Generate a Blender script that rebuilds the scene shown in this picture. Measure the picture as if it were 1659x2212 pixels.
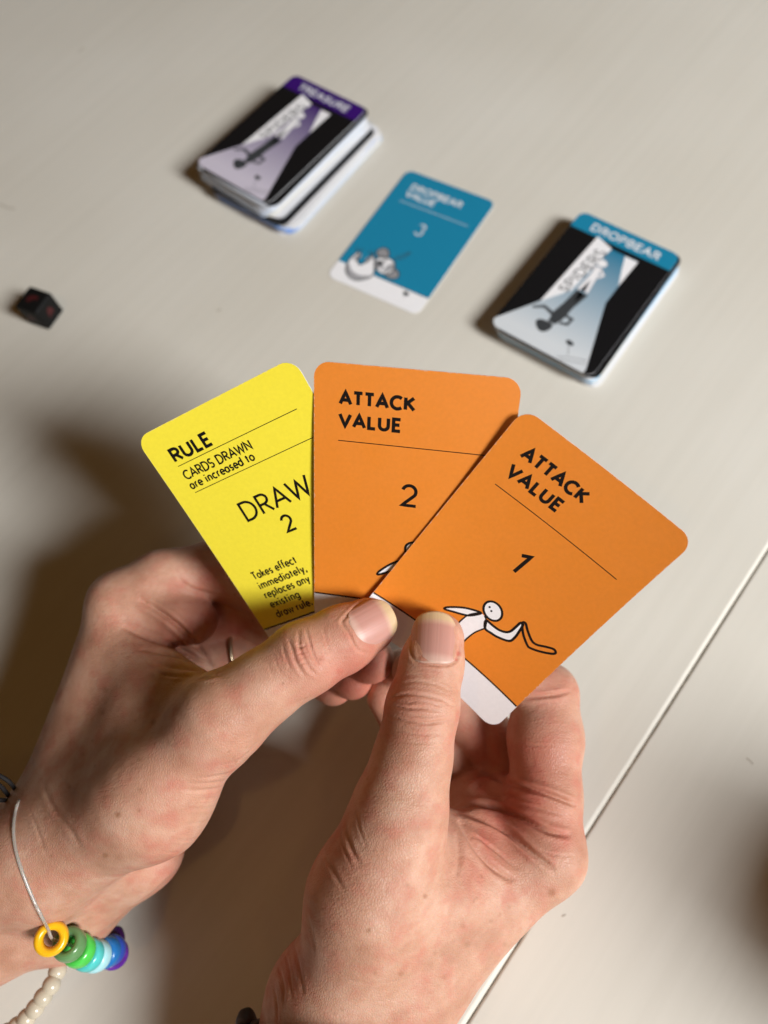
import bpy, bmesh, math, random
import numpy as np
from mathutils import Matrix, Vector

sc = bpy.context.scene
for o in list(bpy.data.objects):
    bpy.data.objects.remove(o)

# ------------------------------------------------------------------ camera
# camera axes: x right, y down, z forward (millimetres); table plane n.x = DT
FPX, CX, CY = 1533.6, 829.5, 1106.0           # focal length / centre on a 1659 x 2212 sheet
NT = np.array([.087, .389, .917]); NT /= np.linalg.norm(NT)
DT = float(NT @ np.array([13.664, -197.82, 410.869]))
_Z = -NT
_Y = np.array([0, -1., 0]) - _Z * (np.array([0, -1., 0]) @ _Z); _Y /= np.linalg.norm(_Y)
_X = np.cross(_Y, _Z)
MW = np.array([_X, _Y, _Z])


def cam2w(p):
    """camera millimetres -> world metres (table top is z = 0)"""
    p = np.asarray(p, float)
    return (p @ MW.T + np.array([0, 0, DT])) / 1000.0


def w2cam(p):
    return (np.asarray(p, float) * 1000.0 - np.array([0, 0, DT])) @ MW


def P(px, py, z):
    return np.array([(px - CX) / FPX * z, (py - CY) / FPX * z, z], float)


cam_d = bpy.data.cameras.new('camera')
cam = bpy.data.objects.new('camera', cam_d)
sc.collection.objects.link(cam)
cam_d.lens = FPX / 2212 * 36.0
cam_d.sensor_width = 36.0
cam_d.clip_start = 0.01
cam_d.clip_end = 50
_R = np.array([MW[:, 0], -MW[:, 1], -MW[:, 2]]).T      # camera right, up, back in world
m4 = Matrix.Identity(4)
for i in range(3):
    for j in range(3):
        m4[i][j] = _R[i, j]
m4.translation = Vector((0, 0, DT / 1000))
cam.matrix_world = m4
cam_d.dof.use_dof = True
cam_d.dof.focus_distance = 0.205
cam_d.dof.aperture_fstop = 7.4
sc.camera = cam

# ------------------------------------------------------------------ light
world = bpy.data.worlds.new('World'); sc.world = world
world.use_nodes = True
bg = world.node_tree.nodes['Background']
bg.inputs[0].default_value = (1.0, .48, .13, 1)
bg.inputs[1].default_value = 0.034


def lamp(kind, name, loc, target, energy, color, size):
    d = bpy.data.lights.new(name, kind)
    d.energy = energy; d.color = color
    if kind == 'AREA':
        d.shape = 'RECTANGLE'; d.size, d.size_y = size
    else:
        d.shadow_soft_size = size
    o = bpy.data.objects.new(name, d); sc.collection.objects.link(o)
    o.location = loc
    v = Vector(target) - Vector(loc)
    o.rotation_euler = v.to_track_quat('-Z', 'Y').to_euler()
    return o


KEYDIR = Vector((1.22, -.67, 1.0)).normalized()
TGT = Vector((-.02, .15, .03))
lamp('AREA', 'window_light', TGT + KEYDIR * 2.2, TGT, 74, (.985, .985, .985), (.58, .70))
lamp('POINT', 'ceiling_lamp', (-.35, -.45, 1.25), (0, 0, 0), 2.4, (1.0, .54, .18), .030)
lamp('POINT', 'ceiling_lamp', (.10, -.62, 1.25), (0, 0, 0), .9, (1.0, .54, .18), .030)

sc.view_settings.view_transform = 'Standard'
sc.view_settings.look = 'None'
sc.view_settings.exposure = 0.0
sc.view_settings.gamma = 1.0

random.seed(4)
rng = np.random.default_rng(7)
COL = sc.collection

# ------------------------------------------------------------------ helpers


def tag(o, label=None, cat=None, group=None, kind=None):
    if label: o['label'] = label
    if cat: o['category'] = cat
    if group: o['group'] = group
    if kind: o['kind'] = kind
    return o


def empty(name, loc=(0, 0, 0)):
    o = bpy.data.objects.new(name, None); COL.objects.link(o); o.location = loc
    o.empty_display_size = .01
    return o


def mesh_obj(name, verts, faces, mat=None, parent=None, smooth=False):
    me = bpy.data.meshes.new(name)
    me.from_pydata([tuple(map(float, v)) for v in verts], [], [tuple(map(int, q)) for q in faces])
    me.update()
    if smooth:
        me.polygons.foreach_set('use_smooth', [True] * len(me.polygons))
    o = bpy.data.objects.new(name, me); COL.objects.link(o)
    if mat: me.materials.append(mat)
    if parent is not None:
        set_parent(o, parent)
    return o


def set_parent(o, parent):
    o.parent = parent
    o.matrix_parent_inverse = parent.matrix_basis.inverted() if parent.parent is None else Matrix.Identity(4)


def nodes_of(name):
    m = bpy.data.materials.new(name); m.use_nodes = True
    nt = m.node_tree
    return m, nt, nt.nodes['Principled BSDF']


def N(nt, kind, **kw):
    n = nt.nodes.new(kind)
    for k, v in kw.items():
        if k.startswith('i_'):
            key = k[2:]
            key = int(key) if key.isdigit() else key.replace('_', ' ')
            n.inputs[key].default_value = v
        else:
            setattr(n, k, v)
    return n


def srgb(r, g, b):
    f = lambda c: (c / 255 / 12.92) if c / 255 < .04045 else ((c / 255 + .055) / 1.055) ** 2.4
    return (f(r), f(g), f(b), 1)


def ramp(nt, stops, interp='LINEAR'):
    n = nt.nodes.new('ShaderNodeValToRGB')
    cr = n.color_ramp; cr.interpolation = interp
    while len(cr.elements) < len(stops): cr.elements.new(.5)
    for e, (p, c) in zip(cr.elements, stops):
        e.position = p; e.color = c if len(c) == 4 else (*c, 1)
    return n


def simple_mat(name, color, rough=.5, spec=.5, **kw):
    m, nt, b = nodes_of(name)
    b.inputs['Base Color'].default_value = color if len(color) == 4 else (*color, 1)
    b.inputs['Roughness'].default_value = rough
    b.inputs['Specular IOR Level'].default_value = spec
    for k, v in kw.items():
        b.inputs[k.replace('_', ' ')].default_value = v
    return m


def paper_mat(name, color, rough=.45, grain=.04, weave=0.0, worn=False):
    """printed card stock: faint mottling, linen embossing"""
    m, nt, b = nodes_of(name)
    L = nt.links.new
    tc = N(nt, 'ShaderNodeTexCoord')
    nz = N(nt, 'ShaderNodeTexNoise', i_Scale=900.0, i_Detail=3.0)
    L(tc.outputs['Object'], nz.inputs['Vector'])
    mx = N(nt, 'ShaderNodeMix', data_type='RGBA', blend_type='MULTIPLY')
    mx.inputs['Factor'].default_value = 1
    mx.inputs['A'].default_value = color
    rp = ramp(nt, [(.3, (1 - grain,) * 3), (.7, (1, 1, 1))])
    L(nz.outputs['Fac'], rp.inputs[0]); L(rp.outputs[0], mx.inputs['B'])
    L(mx.outputs['Result'], b.inputs['Base Color'])
    b.inputs['Roughness'].default_value = rough
    b.inputs['Specular IOR Level'].default_value = .3
    bp = N(nt, 'ShaderNodeBump', i_Strength=.12, i_Distance=.00008)
    if weave:
        uv = N(nt, 'ShaderNodeUVMap')
        w1 = N(nt, 'ShaderNodeTexWave', wave_type='BANDS', bands_direction='X', i_Scale=weave, i_Distortion=.6)
        w2 = N(nt, 'ShaderNodeTexWave', wave_type='BANDS', bands_direction='Y', i_Scale=weave, i_Distortion=.6)
        L(uv.outputs[0], w1.inputs['Vector']); L(uv.outputs[0], w2.inputs['Vector'])
        ad = N(nt, 'ShaderNodeMath', operation='ADD')
        L(w1.outputs['Fac'], ad.inputs[0]); L(w2.outputs['Fac'], ad.inputs[1])
        L(ad.outputs[0], bp.inputs['Height'])
        bp.inputs['Strength'].default_value = .35
        bp.inputs['Distance'].default_value = .00006
    else:
        L(nz.outputs['Fac'], bp.inputs['Height'])
    L(bp.outputs[0], b.inputs['Normal'])
    if worn:
        # rubbed, whitened rim of the card face and patchy sheen from handling
        uv2 = N(nt, 'ShaderNodeUVMap'); sp = N(nt, 'ShaderNodeSeparateXYZ'); L(uv2.outputs[0], sp.inputs[0])
        parts = []
        for ax, full in (('X', .57), ('Y', .87)):
            s_ = N(nt, 'ShaderNodeMath', operation='SUBTRACT'); s_.inputs[0].default_value = full
            L(sp.outputs[ax], s_.inputs[1]); parts += [sp.outputs[ax], s_.outputs[0]]
        cur = parts[0]
        for q in parts[1:]:
            mn = N(nt, 'ShaderNodeMath', operation='MINIMUM'); L(cur, mn.inputs[0]); L(q, mn.inputs[1]); cur = mn.outputs[0]
        nw = N(nt, 'ShaderNodeTexNoise', i_Scale=60.0, i_Detail=6.0, i_Roughness=.75); L(uv2.outputs[0], nw.inputs['Vector'])
        th = N(nt, 'ShaderNodeMath', operation='MULTIPLY_ADD'); th.inputs[1].default_value = .020; th.inputs[2].default_value = -.0092
        L(nw.outputs['Fac'], th.inputs[0])
        lt = N(nt, 'ShaderNodeMath', operation='LESS_THAN'); L(cur, lt.inputs[0]); L(th.outputs[0], lt.inputs[1])
        kf = N(nt, 'ShaderNodeMath', operation='MULTIPLY'); kf.inputs[1].default_value = .32; L(lt.outputs[0], kf.inputs[0])
        mw = N(nt, 'ShaderNodeMix', data_type='RGBA'); mw.inputs['B'].default_value = (.78, .74, .66, 1)
        L(kf.outputs[0], mw.inputs['Factor']); L(mx.outputs['Result'], mw.inputs['A']); L(mw.outputs['Result'], b.inputs['Base Color'])
        ns = N(nt, 'ShaderNodeTexNoise', i_Scale=14.0, i_Detail=5.0, i_Roughness=.65); L(uv2.outputs[0], ns.inputs['Vector'])
        rs = N(nt, 'ShaderNodeMapRange'); rs.inputs['From Min'].default_value = .3; rs.inputs['From Max'].default_value = .7
        rs.inputs['To Min'].default_value = .32; rs.inputs['To Max'].default_value = .52
        L(ns.outputs['Fac'], rs.inputs['Value']); L(rs.outputs[0], b.inputs['Roughness'])
    return m


# ------------------------------------------------------------------ table (setting)
GA, GB = np.array([.1356, .1090]), np.array([.0057, -.0680])
GD = (GA - GB) / np.linalg.norm(GA - GB)
GN = np.array([GD[1], -GD[0]])                 # towards the right-hand board


def table_mat():
    m, nt, b = nodes_of('painted_table_wood')
    L = nt.links.new
    geo = N(nt, 'ShaderNodeNewGeometry')
    mp = N(nt, 'ShaderNodeMapping')
    mp.inputs['Rotation'].default_value = (0, 0, -math.atan2(GD[1], GD[0]))
    mp.vector_type = 'POINT'
    L(geo.outputs['Position'], mp.inputs['Vector'])

    def stretch(sx, sy):
        q = N(nt, 'ShaderNodeMapping'); q.inputs['Scale'].default_value = (sx, sy, 1)
        L(mp.outputs[0], q.inputs['Vector']); return q
    s1 = stretch(6, 160)
    grain = N(nt, 'ShaderNodeTexNoise', i_Scale=1.0, i_Detail=6.0, i_Roughness=.6)
    L(s1.outputs[0], grain.inputs['Vector'])
    s2 = stretch(130, 900)
    pores = N(nt, 'ShaderNodeTexVoronoi', i_Scale=1.0)
    L(s2.outputs[0], pores.inputs['Vector'])
    pr = ramp(nt, [(.02, (0, 0, 0)), (.13, (1, 1, 1))])
    L(pores.outputs['Distance'], pr.inputs[0])
    pm = N(nt, 'ShaderNodeTexNoise', i_Scale=14.0, i_Detail=3.0)
    L(mp.outputs[0], pm.inputs['Vector'])
    pmr = ramp(nt, [(.50, (0, 0, 0)), (.72, (1, 1, 1))])
    L(pm.outputs['Fac'], pmr.inputs[0])
    s3 = stretch(500, 500)
    fine = N(nt, 'ShaderNodeTexNoise', i_Scale=1.0, i_Detail=4.0)
    L(s3.outputs[0], fine.inputs['Vector'])
    # height = grain + pores*mask + fine orange peel
    inv = N(nt, 'ShaderNodeMath', operation='SUBTRACT'); inv.inputs[0].default_value = 1
    L(pr.outputs[0], inv.inputs[1])
    pk = N(nt, 'ShaderNodeMath', operation='MULTIPLY')
    L(inv.outputs[0], pk.inputs[0]); L(pmr.outputs[0], pk.inputs[1])
    h1 = N(nt, 'ShaderNodeMath', operation='MULTIPLY_ADD'); h1.inputs[1].default_value = -.8
    L(pk.outputs[0], h1.inputs[0]); L(grain.outputs['Fac'], h1.inputs[2])
    h2 = N(nt, 'ShaderNodeMath', operation='MULTIPLY_ADD'); h2.inputs[1].default_value = .25
    L(fine.outputs['Fac'], h2.inputs[0]); L(h1.outputs[0], h2.inputs[2])
    bp = N(nt, 'ShaderNodeBump', i_Strength=.25, i_Distance=.00018)
    L(h2.outputs[0], bp.inputs['Height']); L(bp.outputs[0], b.inputs['Normal'])
    # paint colour: off-white, worn a touch along the grain, tiny dark specks
    cl = ramp(nt, [(.25, (.67, .645, .575)), (.6, (.70, .675, .605)), (.85, (.715, .69, .625))])
    L(grain.outputs['Fac'], cl.inputs[0])
    big = N(nt, 'ShaderNodeTexNoise', i_Scale=7.0, i_Detail=2.0)
    L(mp.outputs[0], big.inputs['Vector'])
    br = ramp(nt, [(.3, (.93, .92, .90)), (.7, (1, 1, 1))])
    L(big.outputs['Fac'], br.inputs[0])
    m1 = N(nt, 'ShaderNodeMix', data_type='RGBA', blend_type='MULTIPLY'); m1.inputs['Factor'].default_value = 1
    L(cl.outputs[0], m1.inputs['A']); L(br.outputs[0], m1.inputs['B'])
    m2 = N(nt, 'ShaderNodeMix', data_type='RGBA', blend_type='MIX')
    m2.inputs['B'].default_value = (.40, .36, .28, 1)
    pf = N(nt, 'ShaderNodeMath', operation='MULTIPLY'); pf.inputs[1].default_value = .35
    L(pk.outputs[0], pf.inputs[0]); L(pf.outputs[0], m2.inputs['Factor'])
    L(m1.outputs['Result'], m2.inputs['A'])
    L(m2.outputs['Result'], b.inputs['Base Color'])
    b.inputs['Roughness'].default_value = .48
    b.inputs['Specular IOR Level'].default_value = .35
    return m


TABLE_M = table_mat()
table = empty('table', (0, 0, 0))
tag(table, kind='structure')


def board(side):
    """one half of the table top; profile across the joint, swept along it"""
    g = .00012
    # (distance from joint, z): rounded arris down into the joint
    prof = [(.9, 0)] + [(.0022, 0), (.0018, -.00008), (.0013, -.00035), (.0007, -.0009), (g, -.0015), (g, -.024), (.9, -.024)]
    if side > 0:
        prof = [(.9, -.0004)] + [(.0009, -.0004), (.0005, -.00055), (g, -.0009), (g, -.024), (.9, -.024)]
    vs, fs = [], []
    ss = np.r_[-1.0, np.linspace(-.2, .5, 240), 1.3]
    jr = random.Random(11)
    n = len(prof)
    for s in ss:
        c = GB + GD * s
        jt = jr.uniform(-.00006, .00006) + .00009 * math.sin(s * 41 + side) * math.sin(s * 17)
        for d, z in prof:
            q = c + GN * side * (d + (jt if d < .003 else 0))
            vs.append((q[0], q[1], z))
    for i in range(len(ss) - 1):
        for k in range(n):
            a, b_ = i * n + k, i * n + (k + 1) % n
            c_, d_ = b_ + n, a + n
            fs.append((a, b_, c_, d_) if side < 0 else (a, d_, c_, b_))
    fs.append(tuple(range(n))[::-1] if side < 0 else tuple(range(n)))
    e = (len(ss) - 1) * n
    fs.append(tuple(range(e, e + n)) if side < 0 else tuple(range(e, e + n))[::-1])
    o = mesh_obj('board', vs, fs, TABLE_M, table)
    return o


board(-1); board(1)
joint = mesh_obj('joint_strip', [(*(GB + GD * s + GN * w), z) for s in (-1.0, 1.3) for w in (-.003, .003) for z in (-.0245, -.0300)],
                 [(0, 1, 3, 2), (4, 6, 7, 5), (0, 4, 5, 1), (2, 3, 7, 6), (0, 2, 6, 4), (1, 5, 7, 3)],
                 simple_mat('dark_joint', (.05, .04, .03, 1), .8), table)

# ------------------------------------------------------------------ stroke lettering


def arc(cx, cy, rx, ry, a0, a1, n=12):
    return [(cx + rx * math.cos(math.radians(a0 + (a1 - a0) * i / n)), cy + ry * math.sin(math.radians(a0 + (a1 - a0) * i / n))) for i in range(n + 1)]


G = {}
# capitals: height 1, x to the right, y up; (advance, strokes)
G['A'] = (.86, [[(.04, 0), (.43, 1), (.82, 0)], [(.18, .33), (.68, .33)]])
G['T'] = (.66, [[(.02, 1), (.64, 1)], [(.33, 1), (.33, 0)]])
G['C'] = (.82, [arc(.5, .5, .44, .5, 48, 312, 18)])
G['K'] = (.74, [[(.1, 0), (.1, 1)], [(.68, 1), (.13, .47)], [(.24, .58), (.72, 0)]])
G['V'] = (.82, [[(.03, 1), (.41, 0), (.79, 1)]])
G['L'] = (.58, [[(.1, 1), (.1, 0), (.55, 0)]])
G['U'] = (.82, [[(.1, 1), (.1, .36)] + arc(.41, .34, .31, .34, 180, 360, 12) + [(.72, 1)]])
G['E'] = (.64, [[(.58, 1), (.1, 1), (.1, 0), (.58, 0)], [(.1, .52), (.52, .52)]])
G['R'] = (.72, [[(.1, 0), (.1, 1), (.34, 1)] + arc(.36, .74, .27, .26, 90, -90, 10) + [(.1, .48)], [(.36, .48), (.68, 0)]])
G['D'] = (.86, [[(.1, 0), (.1, 1), (.34, 1)] + arc(.34, .5, .46, .5, 90, -90, 14) + [(.1, 0)]])
G['S'] = (.64, [arc(.33, .745, .235, .255, 40, 250, 12) + arc(.31, .255, .25, .255, 75, -145, 12)])
G['W'] = (1.16, [[(.03, 1), (.31, 0), (.58, .9), (.85, 0), (1.13, 1)]])
G['N'] = (.86, [[(.1, 0), (.1, 1), (.76, 0), (.76, 1)]])
G['I'] = (.24, [[(.12, 0), (.12, 1)]])
G['P'] = (.68, [[(.1, 0), (.1, 1), (.34, 1)] + arc(.36, .73, .28, .27, 90, -90, 10) + [(.1, .46)]])
G['O'] = (1.0, [arc(.5, .5, .45, .5, 0, 360, 26)])
G['B'] = (.72, [[(.1, 0), (.1, 1), (.34, 1)] + arc(.36, .76, .24, .24, 90, -90, 10) + [(.1, .52)], [(.36, .52)] + arc(.38, .26, .28, .26, 90, -90, 10) + [(.1, 0)]])
G['1'] = (.5, [[(.08, .76), (.36, 1), (.36, 0)]])
G['2'] = (.66, [arc(.32, .70, .27, .30, 165, -38, 14) + [(.05, 0), (.62, 0)]])
G['3'] = (.66, [arc(.31, .76, .23, .24, 150, -80, 12) + arc(.31, .26, .27, .27, 85, -150, 14)])
# lower case (x height .66)
X = .64
G['a'] = (.62, [arc(.29, X / 2, .25, X / 2, 0, 360, 18), [(.54, X), (.54, 0)]])
G['c'] = (.56, [arc(.32, X / 2, .27, X / 2, 50, 310, 14)])
G['d'] = (.64, [arc(.30, X / 2, .25, X / 2, 0, 360, 18), [(.55, 1.05), (.55, 0)]])
G['e'] = (.60, [[(.06, X / 2), (.55, X / 2)] + arc(.305, X / 2, .25, X / 2, 0, 315, 16)])
G['f'] = (.36, [arc(.30, .88, .16, .17, 60, 180, 8) + [(.14, 0)], [(.0, X), (.32, X)]])
G['g'] = (.62, [arc(.29, X / 2, .25, X / 2, 0, 360, 18), [(.54, X), (.54, -.1)] + arc(.30, -.1, .24, .2, 0, -150, 8)])
G['i'] = (.24, [[(.12, 0), (.12, X)], [(.12, .84), (.12, .99)]])
G['k'] = (.54, [[(.08, 0), (.08, 1.05)], [(.46, X), (.1, .28)], [(.2, .38), (.5, 0)]])
G['l'] = (.24, [[(.12, 0), (.12, 1.05)]])
G['m'] = (.96, [[(.1, 0), (.1, X)], [(.1, .4)] + arc(.29, X - .2, .19, .2, 180, 0, 8) + [(.48, 0)], [(.48, .4)] + arc(.67, X - .2, .19, .2, 180, 0, 8) + [(.86, 0)]])
G['n'] = (.62, [[(.1, 0), (.1, X)], [(.1, .4)] + arc(.31, X - .21, .21, .21, 180, 0, 10) + [(.52, 0)]])
G['o'] = (.64, [arc(.32, X / 2, .27, X / 2, 0, 360, 20)])
G['p'] = (.64, [arc(.34, X / 2, .25, X / 2, 0, 360, 18), [(.09, X), (.09, -.32)]])
G['r'] = (.40, [[(.1, 0), (.1, X)], [(.1, .38)] + arc(.32, X - .22, .22, .22, 180, 80, 6)])
G['s'] = (.46, [arc(.24, .475, .15, .165, 45, 250, 10) + arc(.22, .165, .17, .165, 75, -140, 10)])
G['t'] = (.38, [[(.17, .88), (.17, 0)], [(.02, X), (.34, X)]])
G['u'] = (.62, [[(.09, X), (.09, .22)] + arc(.30, .22, .21, .22, 180, 360, 10) + [(.51, X)], [(.52, X), (.52, 0)]])
G['w'] = (.86, [[(.03, X), (.24, 0), (.43, X - .06), (.62, 0), (.83, X)]])
G['x'] = (.54, [[(.05, X), (.49, 0)], [(.49, X), (.05, 0)]])
G['y'] = (.54, [[(.04, X), (.29, .02)], [(.51, X), (.17, -.32)]])
G[','] = (.24, [[(.14, .12), (.06, -.20)]])
G['.'] = (.24, [[(.03, .05), (.21, .05)], [(.12,-.03),(.12,.14)]])
G[' '] = (.30, [])


def text_strokes(s, u0, v0, width, height, track=.10):
    """strokes in card millimetres; baseline at v0 (v runs down), text spans width"""
    x = 0; out = []
    for ch in s:
        adv, st = G[ch]
        for pl in st:
            out.append([(x + a, b) for a, b in pl])
        x += adv + track
    x -= track
    k = width / x if width else height
    return [[(u0 + a * k, v0 - b * height) for a, b in pl] for pl in out]


def ribbon(pts, w, cap=True):
    """flat ribbon with mitred joints and half-round ends; returns verts, faces in uv"""
    p = np.array(pts, float)
    keep = [0] + [i for i in range(1, len(p)) if np.linalg.norm(p[i] - p[i - 1]) > 1e-6]
    p = p[keep]
    if len(p) < 2:
        p = np.array([p[0], p[0] + [w * .05, 0]])
    # resample long segments
    q = [p[0]]
    for i in range(1, len(p)):
        n = max(1, int(np.linalg.norm(p[i] - p[i - 1]) / 1.2))
        for k in range(1, n + 1):
            q.append(p[i - 1] + (p[i] - p[i - 1]) * k / n)
    p = np.array(q)
    closed = np.linalg.norm(p[0] - p[-1]) < 1e-3 and len(p) > 4
    d = np.diff(p, axis=0); d /= np.linalg.norm(d, axis=1)[:, None] + 1e-12
    vs, fs = [], []
    hw = w / 2
    for i in range(len(p)):
        if closed and i in (0, len(p) - 1):
            a, b = d[-1], d[0]
        else:
            a, b = d[max(i - 1, 0)], d[min(i, len(d) - 1)]
        t = a + b; nl = np.linalg.norm(t)
        t = t / nl if nl > .3 else b
        nn = np.array([-t[1], t[0]])
        c = max(.5, float(np.dot(nn, [-b[1], b[0]])))
        vs += [p[i] + nn * hw / c, p[i] - nn * hw / c]
    for i in range(len(p) - 1):
        fs.append((2 * i, 2 * i + 1, 2 * i + 3, 2 * i + 2))
    if cap and not closed:
        for e, dd in ((0, -d[0]), (len(p) - 1, d[-1])):
            nn = np.array([-dd[1], dd[0]])
            base = len(vs)
            for k in range(5):
                a = math.pi * k / 4
                vs.append(p[e] + nn * hw * math.cos(a) + dd * hw * .6 * math.sin(a))
            fs.append(tuple(range(base, base + 5)))
    return vs, fs


def tri_poly(pts, cell=None):
    """fan/ear triangulation through bmesh, cut into a fine sheet so it can follow a bent card"""
    bm = bmesh.new()
    vs = [bm.verts.new((a, b, 0)) for a, b in pts]
    f = bm.faces.new(vs)
    bmesh.ops.triangulate(bm, faces=[f])
    if cell:
        us = [a for a, b in pts]; ws = [b for a, b in pts]
        for x in np.arange(min(us) + cell, max(us), cell):
            bmesh.ops.bisect_plane(bm, geom=bm.verts[:] + bm.edges[:] + bm.faces[:], plane_co=(x, 0, 0), plane_no=(1, 0, 0))
        for y in np.arange(min(ws) + cell, max(ws), cell):
            bmesh.ops.bisect_plane(bm, geom=bm.verts[:] + bm.edges[:] + bm.faces[:], plane_co=(0, y, 0), plane_no=(0, 1, 0))
    bm.verts.index_update()
    out = [np.array([v.co.x, v.co.y]) for v in bm.verts], [tuple(v.index for v in f.verts) for f in bm.faces]
    bm.free()
    return out


def print_obj(name, parent, mapf, items, mat, lift):
    """items: list of (verts_uv, faces); each laid a few microns above the one before"""
    V, F = [], []
    for i, (vs, fs) in enumerate(items):
        b = len(V)
        h = lift + .0015 * (i % 8)
        V += list(mapf(np.array(vs), np.full(len(vs), h)))
        F += [tuple(b + k for k in f) for f in fs]
    o = mesh_obj(name, V, F, mat, parent)
    return o


# ------------------------------------------------------------------ cards
CW, CH, CR, CT = 57.0, 87.0, 4.6, .30


def rodr(r):
    r = np.array(r, float); th = np.linalg.norm(r) + 1e-12; k = r / th
    K = np.array([[0, -k[2], k[1]], [k[2], 0, -k[0]], [-k[1], k[0], 0]])
    return np.eye(3) + math.sin(th) * K + (1 - math.cos(th)) * K @ K


def held_map(p):
    Rm = rodr(p[:3]); t = np.array(p[3:6])

    def f(uv, lift):
        uv = np.asarray(uv, float)
        u, v = uv[:, 0] / CW, uv[:, 1] / CH
        h = (p[6] * v ** 2 + p[7] * (1 - v)) * 4 * u * (1 - u) + p[8] * 4 * v * (1 - v)
        return cam2w(np.stack([uv[:, 0], uv[:, 1], h - lift], 1) @ Rm.T + t)
    return f


def flat_map(tl, ang, z, tilt=(0, 0)):
    """card lying on the table; tl = world mm of its top-left corner, ang = direction of its top edge"""
    a = math.radians(ang)
    eu = np.array([math.cos(a), math.sin(a)]); ev = np.array([math.sin(a), -math.cos(a)])

    def f(uv, lift):
        uv = np.asarray(uv, float)
        q = np.array(tl)[None] + uv[:, :1] * eu + uv[:, 1:] * ev
        zz = z + lift + uv[:, 0] * tilt[0] + uv[:, 1] * tilt[1]
        return np.concatenate([q, zz[:, None]], 1) / 1000
    return f


def round_rect(w=CW, h=CH, r=CR, n=6):
    out = []
    for cx, cy, a0 in ((w - r, r, -90), (w - r, h - r, 0), (r, h - r, 90), (r, r, 180)):
        for k in range(n + 1):
            a = math.radians(a0 + 90 * k / n)
            out.append((cx + r * math.cos(a), cy + r * math.sin(a)))
    return out


def card_body(name, mapf, mat_front, mat_edge, parent=None, cell=6.0, split=None, mat_split=None):
    """card of real thickness with rounded corners; optional white foot strip below v = split"""
    bm = bmesh.new()
    vs = [bm.verts.new((a, b, 0)) for a, b in round_rect()]
    bm.faces.new(vs)
    if cell:
        cuts = [((x, 0, 0), (1, 0, 0)) for x in np.arange(cell, CW, cell)] + [((0, y, 0), (0, 1, 0)) for y in np.arange(cell, CH, cell)]
    else:
        cuts = []
    if split: cuts.append(((0, split, 0), (0, 1, 0)))
    for co, no in cuts:
        bmesh.ops.bisect_plane(bm, geom=bm.verts[:] + bm.edges[:] + bm.faces[:], plane_co=co, plane_no=no)
    bm.verts.index_update()
    uv = np.array([(v.co.x, v.co.y) for v in bm.verts])
    tf = [tuple(v.index for v in f.verts) for f in bm.faces]
    fm = [1 if split and f.calc_center_median().y > split else 0 for f in bm.faces]
    bd = [(e.verts[0].index, e.verts[1].index) for e in bm.edges if e.is_boundary]
    # orient boundary consistently with its face
    own = {}
    for f in tf:
        for i in range(len(f)):
            own[(f[i], f[(i + 1) % len(f)])] = 1
    n = len(uv)
    bm.free()
    V = np.concatenate([mapf(uv, np.zeros(n)), mapf(uv, np.full(n, -CT))])
    # test winding: front should face +lift
    f0 = tf[0]; a, b, c = V[f0[0]], V[f0[1]], V[f0[2]]
    up = mapf(uv[:1], np.array([1.0]))[0] - V[0]
    flip = np.dot(np.cross(b - a, c - a), up) < 0
    F = []
    for f in tf: F.append(f[::-1] if flip else f)
    for f in tf: F.append(tuple(n + i for i in (f if flip else f[::-1])))
    for a, b in bd:
        if (a, b) not in own: a, b = b, a
        q = (b, a, a + n, b + n)
        F.append(q[::-1] if flip else q)
    o = mesh_obj(name, V, F, mat_front, None)
    o.data.materials.append(mat_edge)
    o.data.materials.append(mat_split or mat_edge)
    mi = [2 if k else 0 for k in fm] + [1] * (len(F) - len(tf))
    o.data.polygons.foreach_set('material_index', mi)
    ul = o.data.uv_layers.new(name='UVMap')
    uvall = np.concatenate([uv, uv]) / 100
    idx = np.zeros(len(o.data.loops), int); o.data.loops.foreach_get('vertex_index', idx)
    ul.data.foreach_set('uv', uvall[idx].ravel())
    if parent is not None: set_parent(o, parent)
    return o


M_WHITE = paper_mat('card_white', (.90, .90, .92, 1), .45)
M_EDGE = paper_mat('card_edge', (.76, .77, .80, 1), .6)
M_ORANGE = paper_mat('card_orange', (.88, .27, .028, 1), .42, .05, weave=520, worn=True)
M_YELLOW = paper_mat('card_yellow', (.94, .80, .055, 1), .42, .05, worn=True)
M_INK = simple_mat('black_ink', (.006, .005, .005, 1), .5, .3)
M_INKW = simple_mat('white_ink', (.78, .80, .82, 1), .5, .3)

CARD_R = [0.4378, 0.1824, 0.651, 37.2678, -27.6657, 188.022, 4.2841, 1.443, 1.7342]
CARD_M = [0.4421, 0.1728, 0.0813, -19.3609, -41.7691, 195.7912, 0.1901, 0.0099, -0.0225]
CARD_Y = [0.4094, 0.2473, -0.4424, -75.10, -22.05, 214.25, -1.2127, 0.3944, 0.705]
STRIP = 75.0


def line(u0, v0, u1, v1, w=.28):
    return ribbon([(u0, v0), (u1, v1)], w, cap=False)


def smooth_pts(pts, closed=True, n=5):
    """Catmull-Rom through the points"""
    p = [np.array(q, float) for q in pts]
    out = []
    m = len(p)
    rngi = range(m) if closed else range(m - 1)
    for i in rngi:
        g = (lambda k: p[k % m]) if closed else (lambda k: p[min(max(k, 0), m - 1)])
        a, b, c, d = g(i - 1), g(i), g(i + 1), g(i + 2)
        for k in range(n):
            t = k / n
            out.append(.5 * ((2 * b) + (-a + c) * t + (2 * a - 5 * b + 4 * c - d) * t * t + (-a + 3 * b - 3 * c + d) * t ** 3))
    if not closed: out.append(p[-1])
    return [tuple(q) for q in out]


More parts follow.
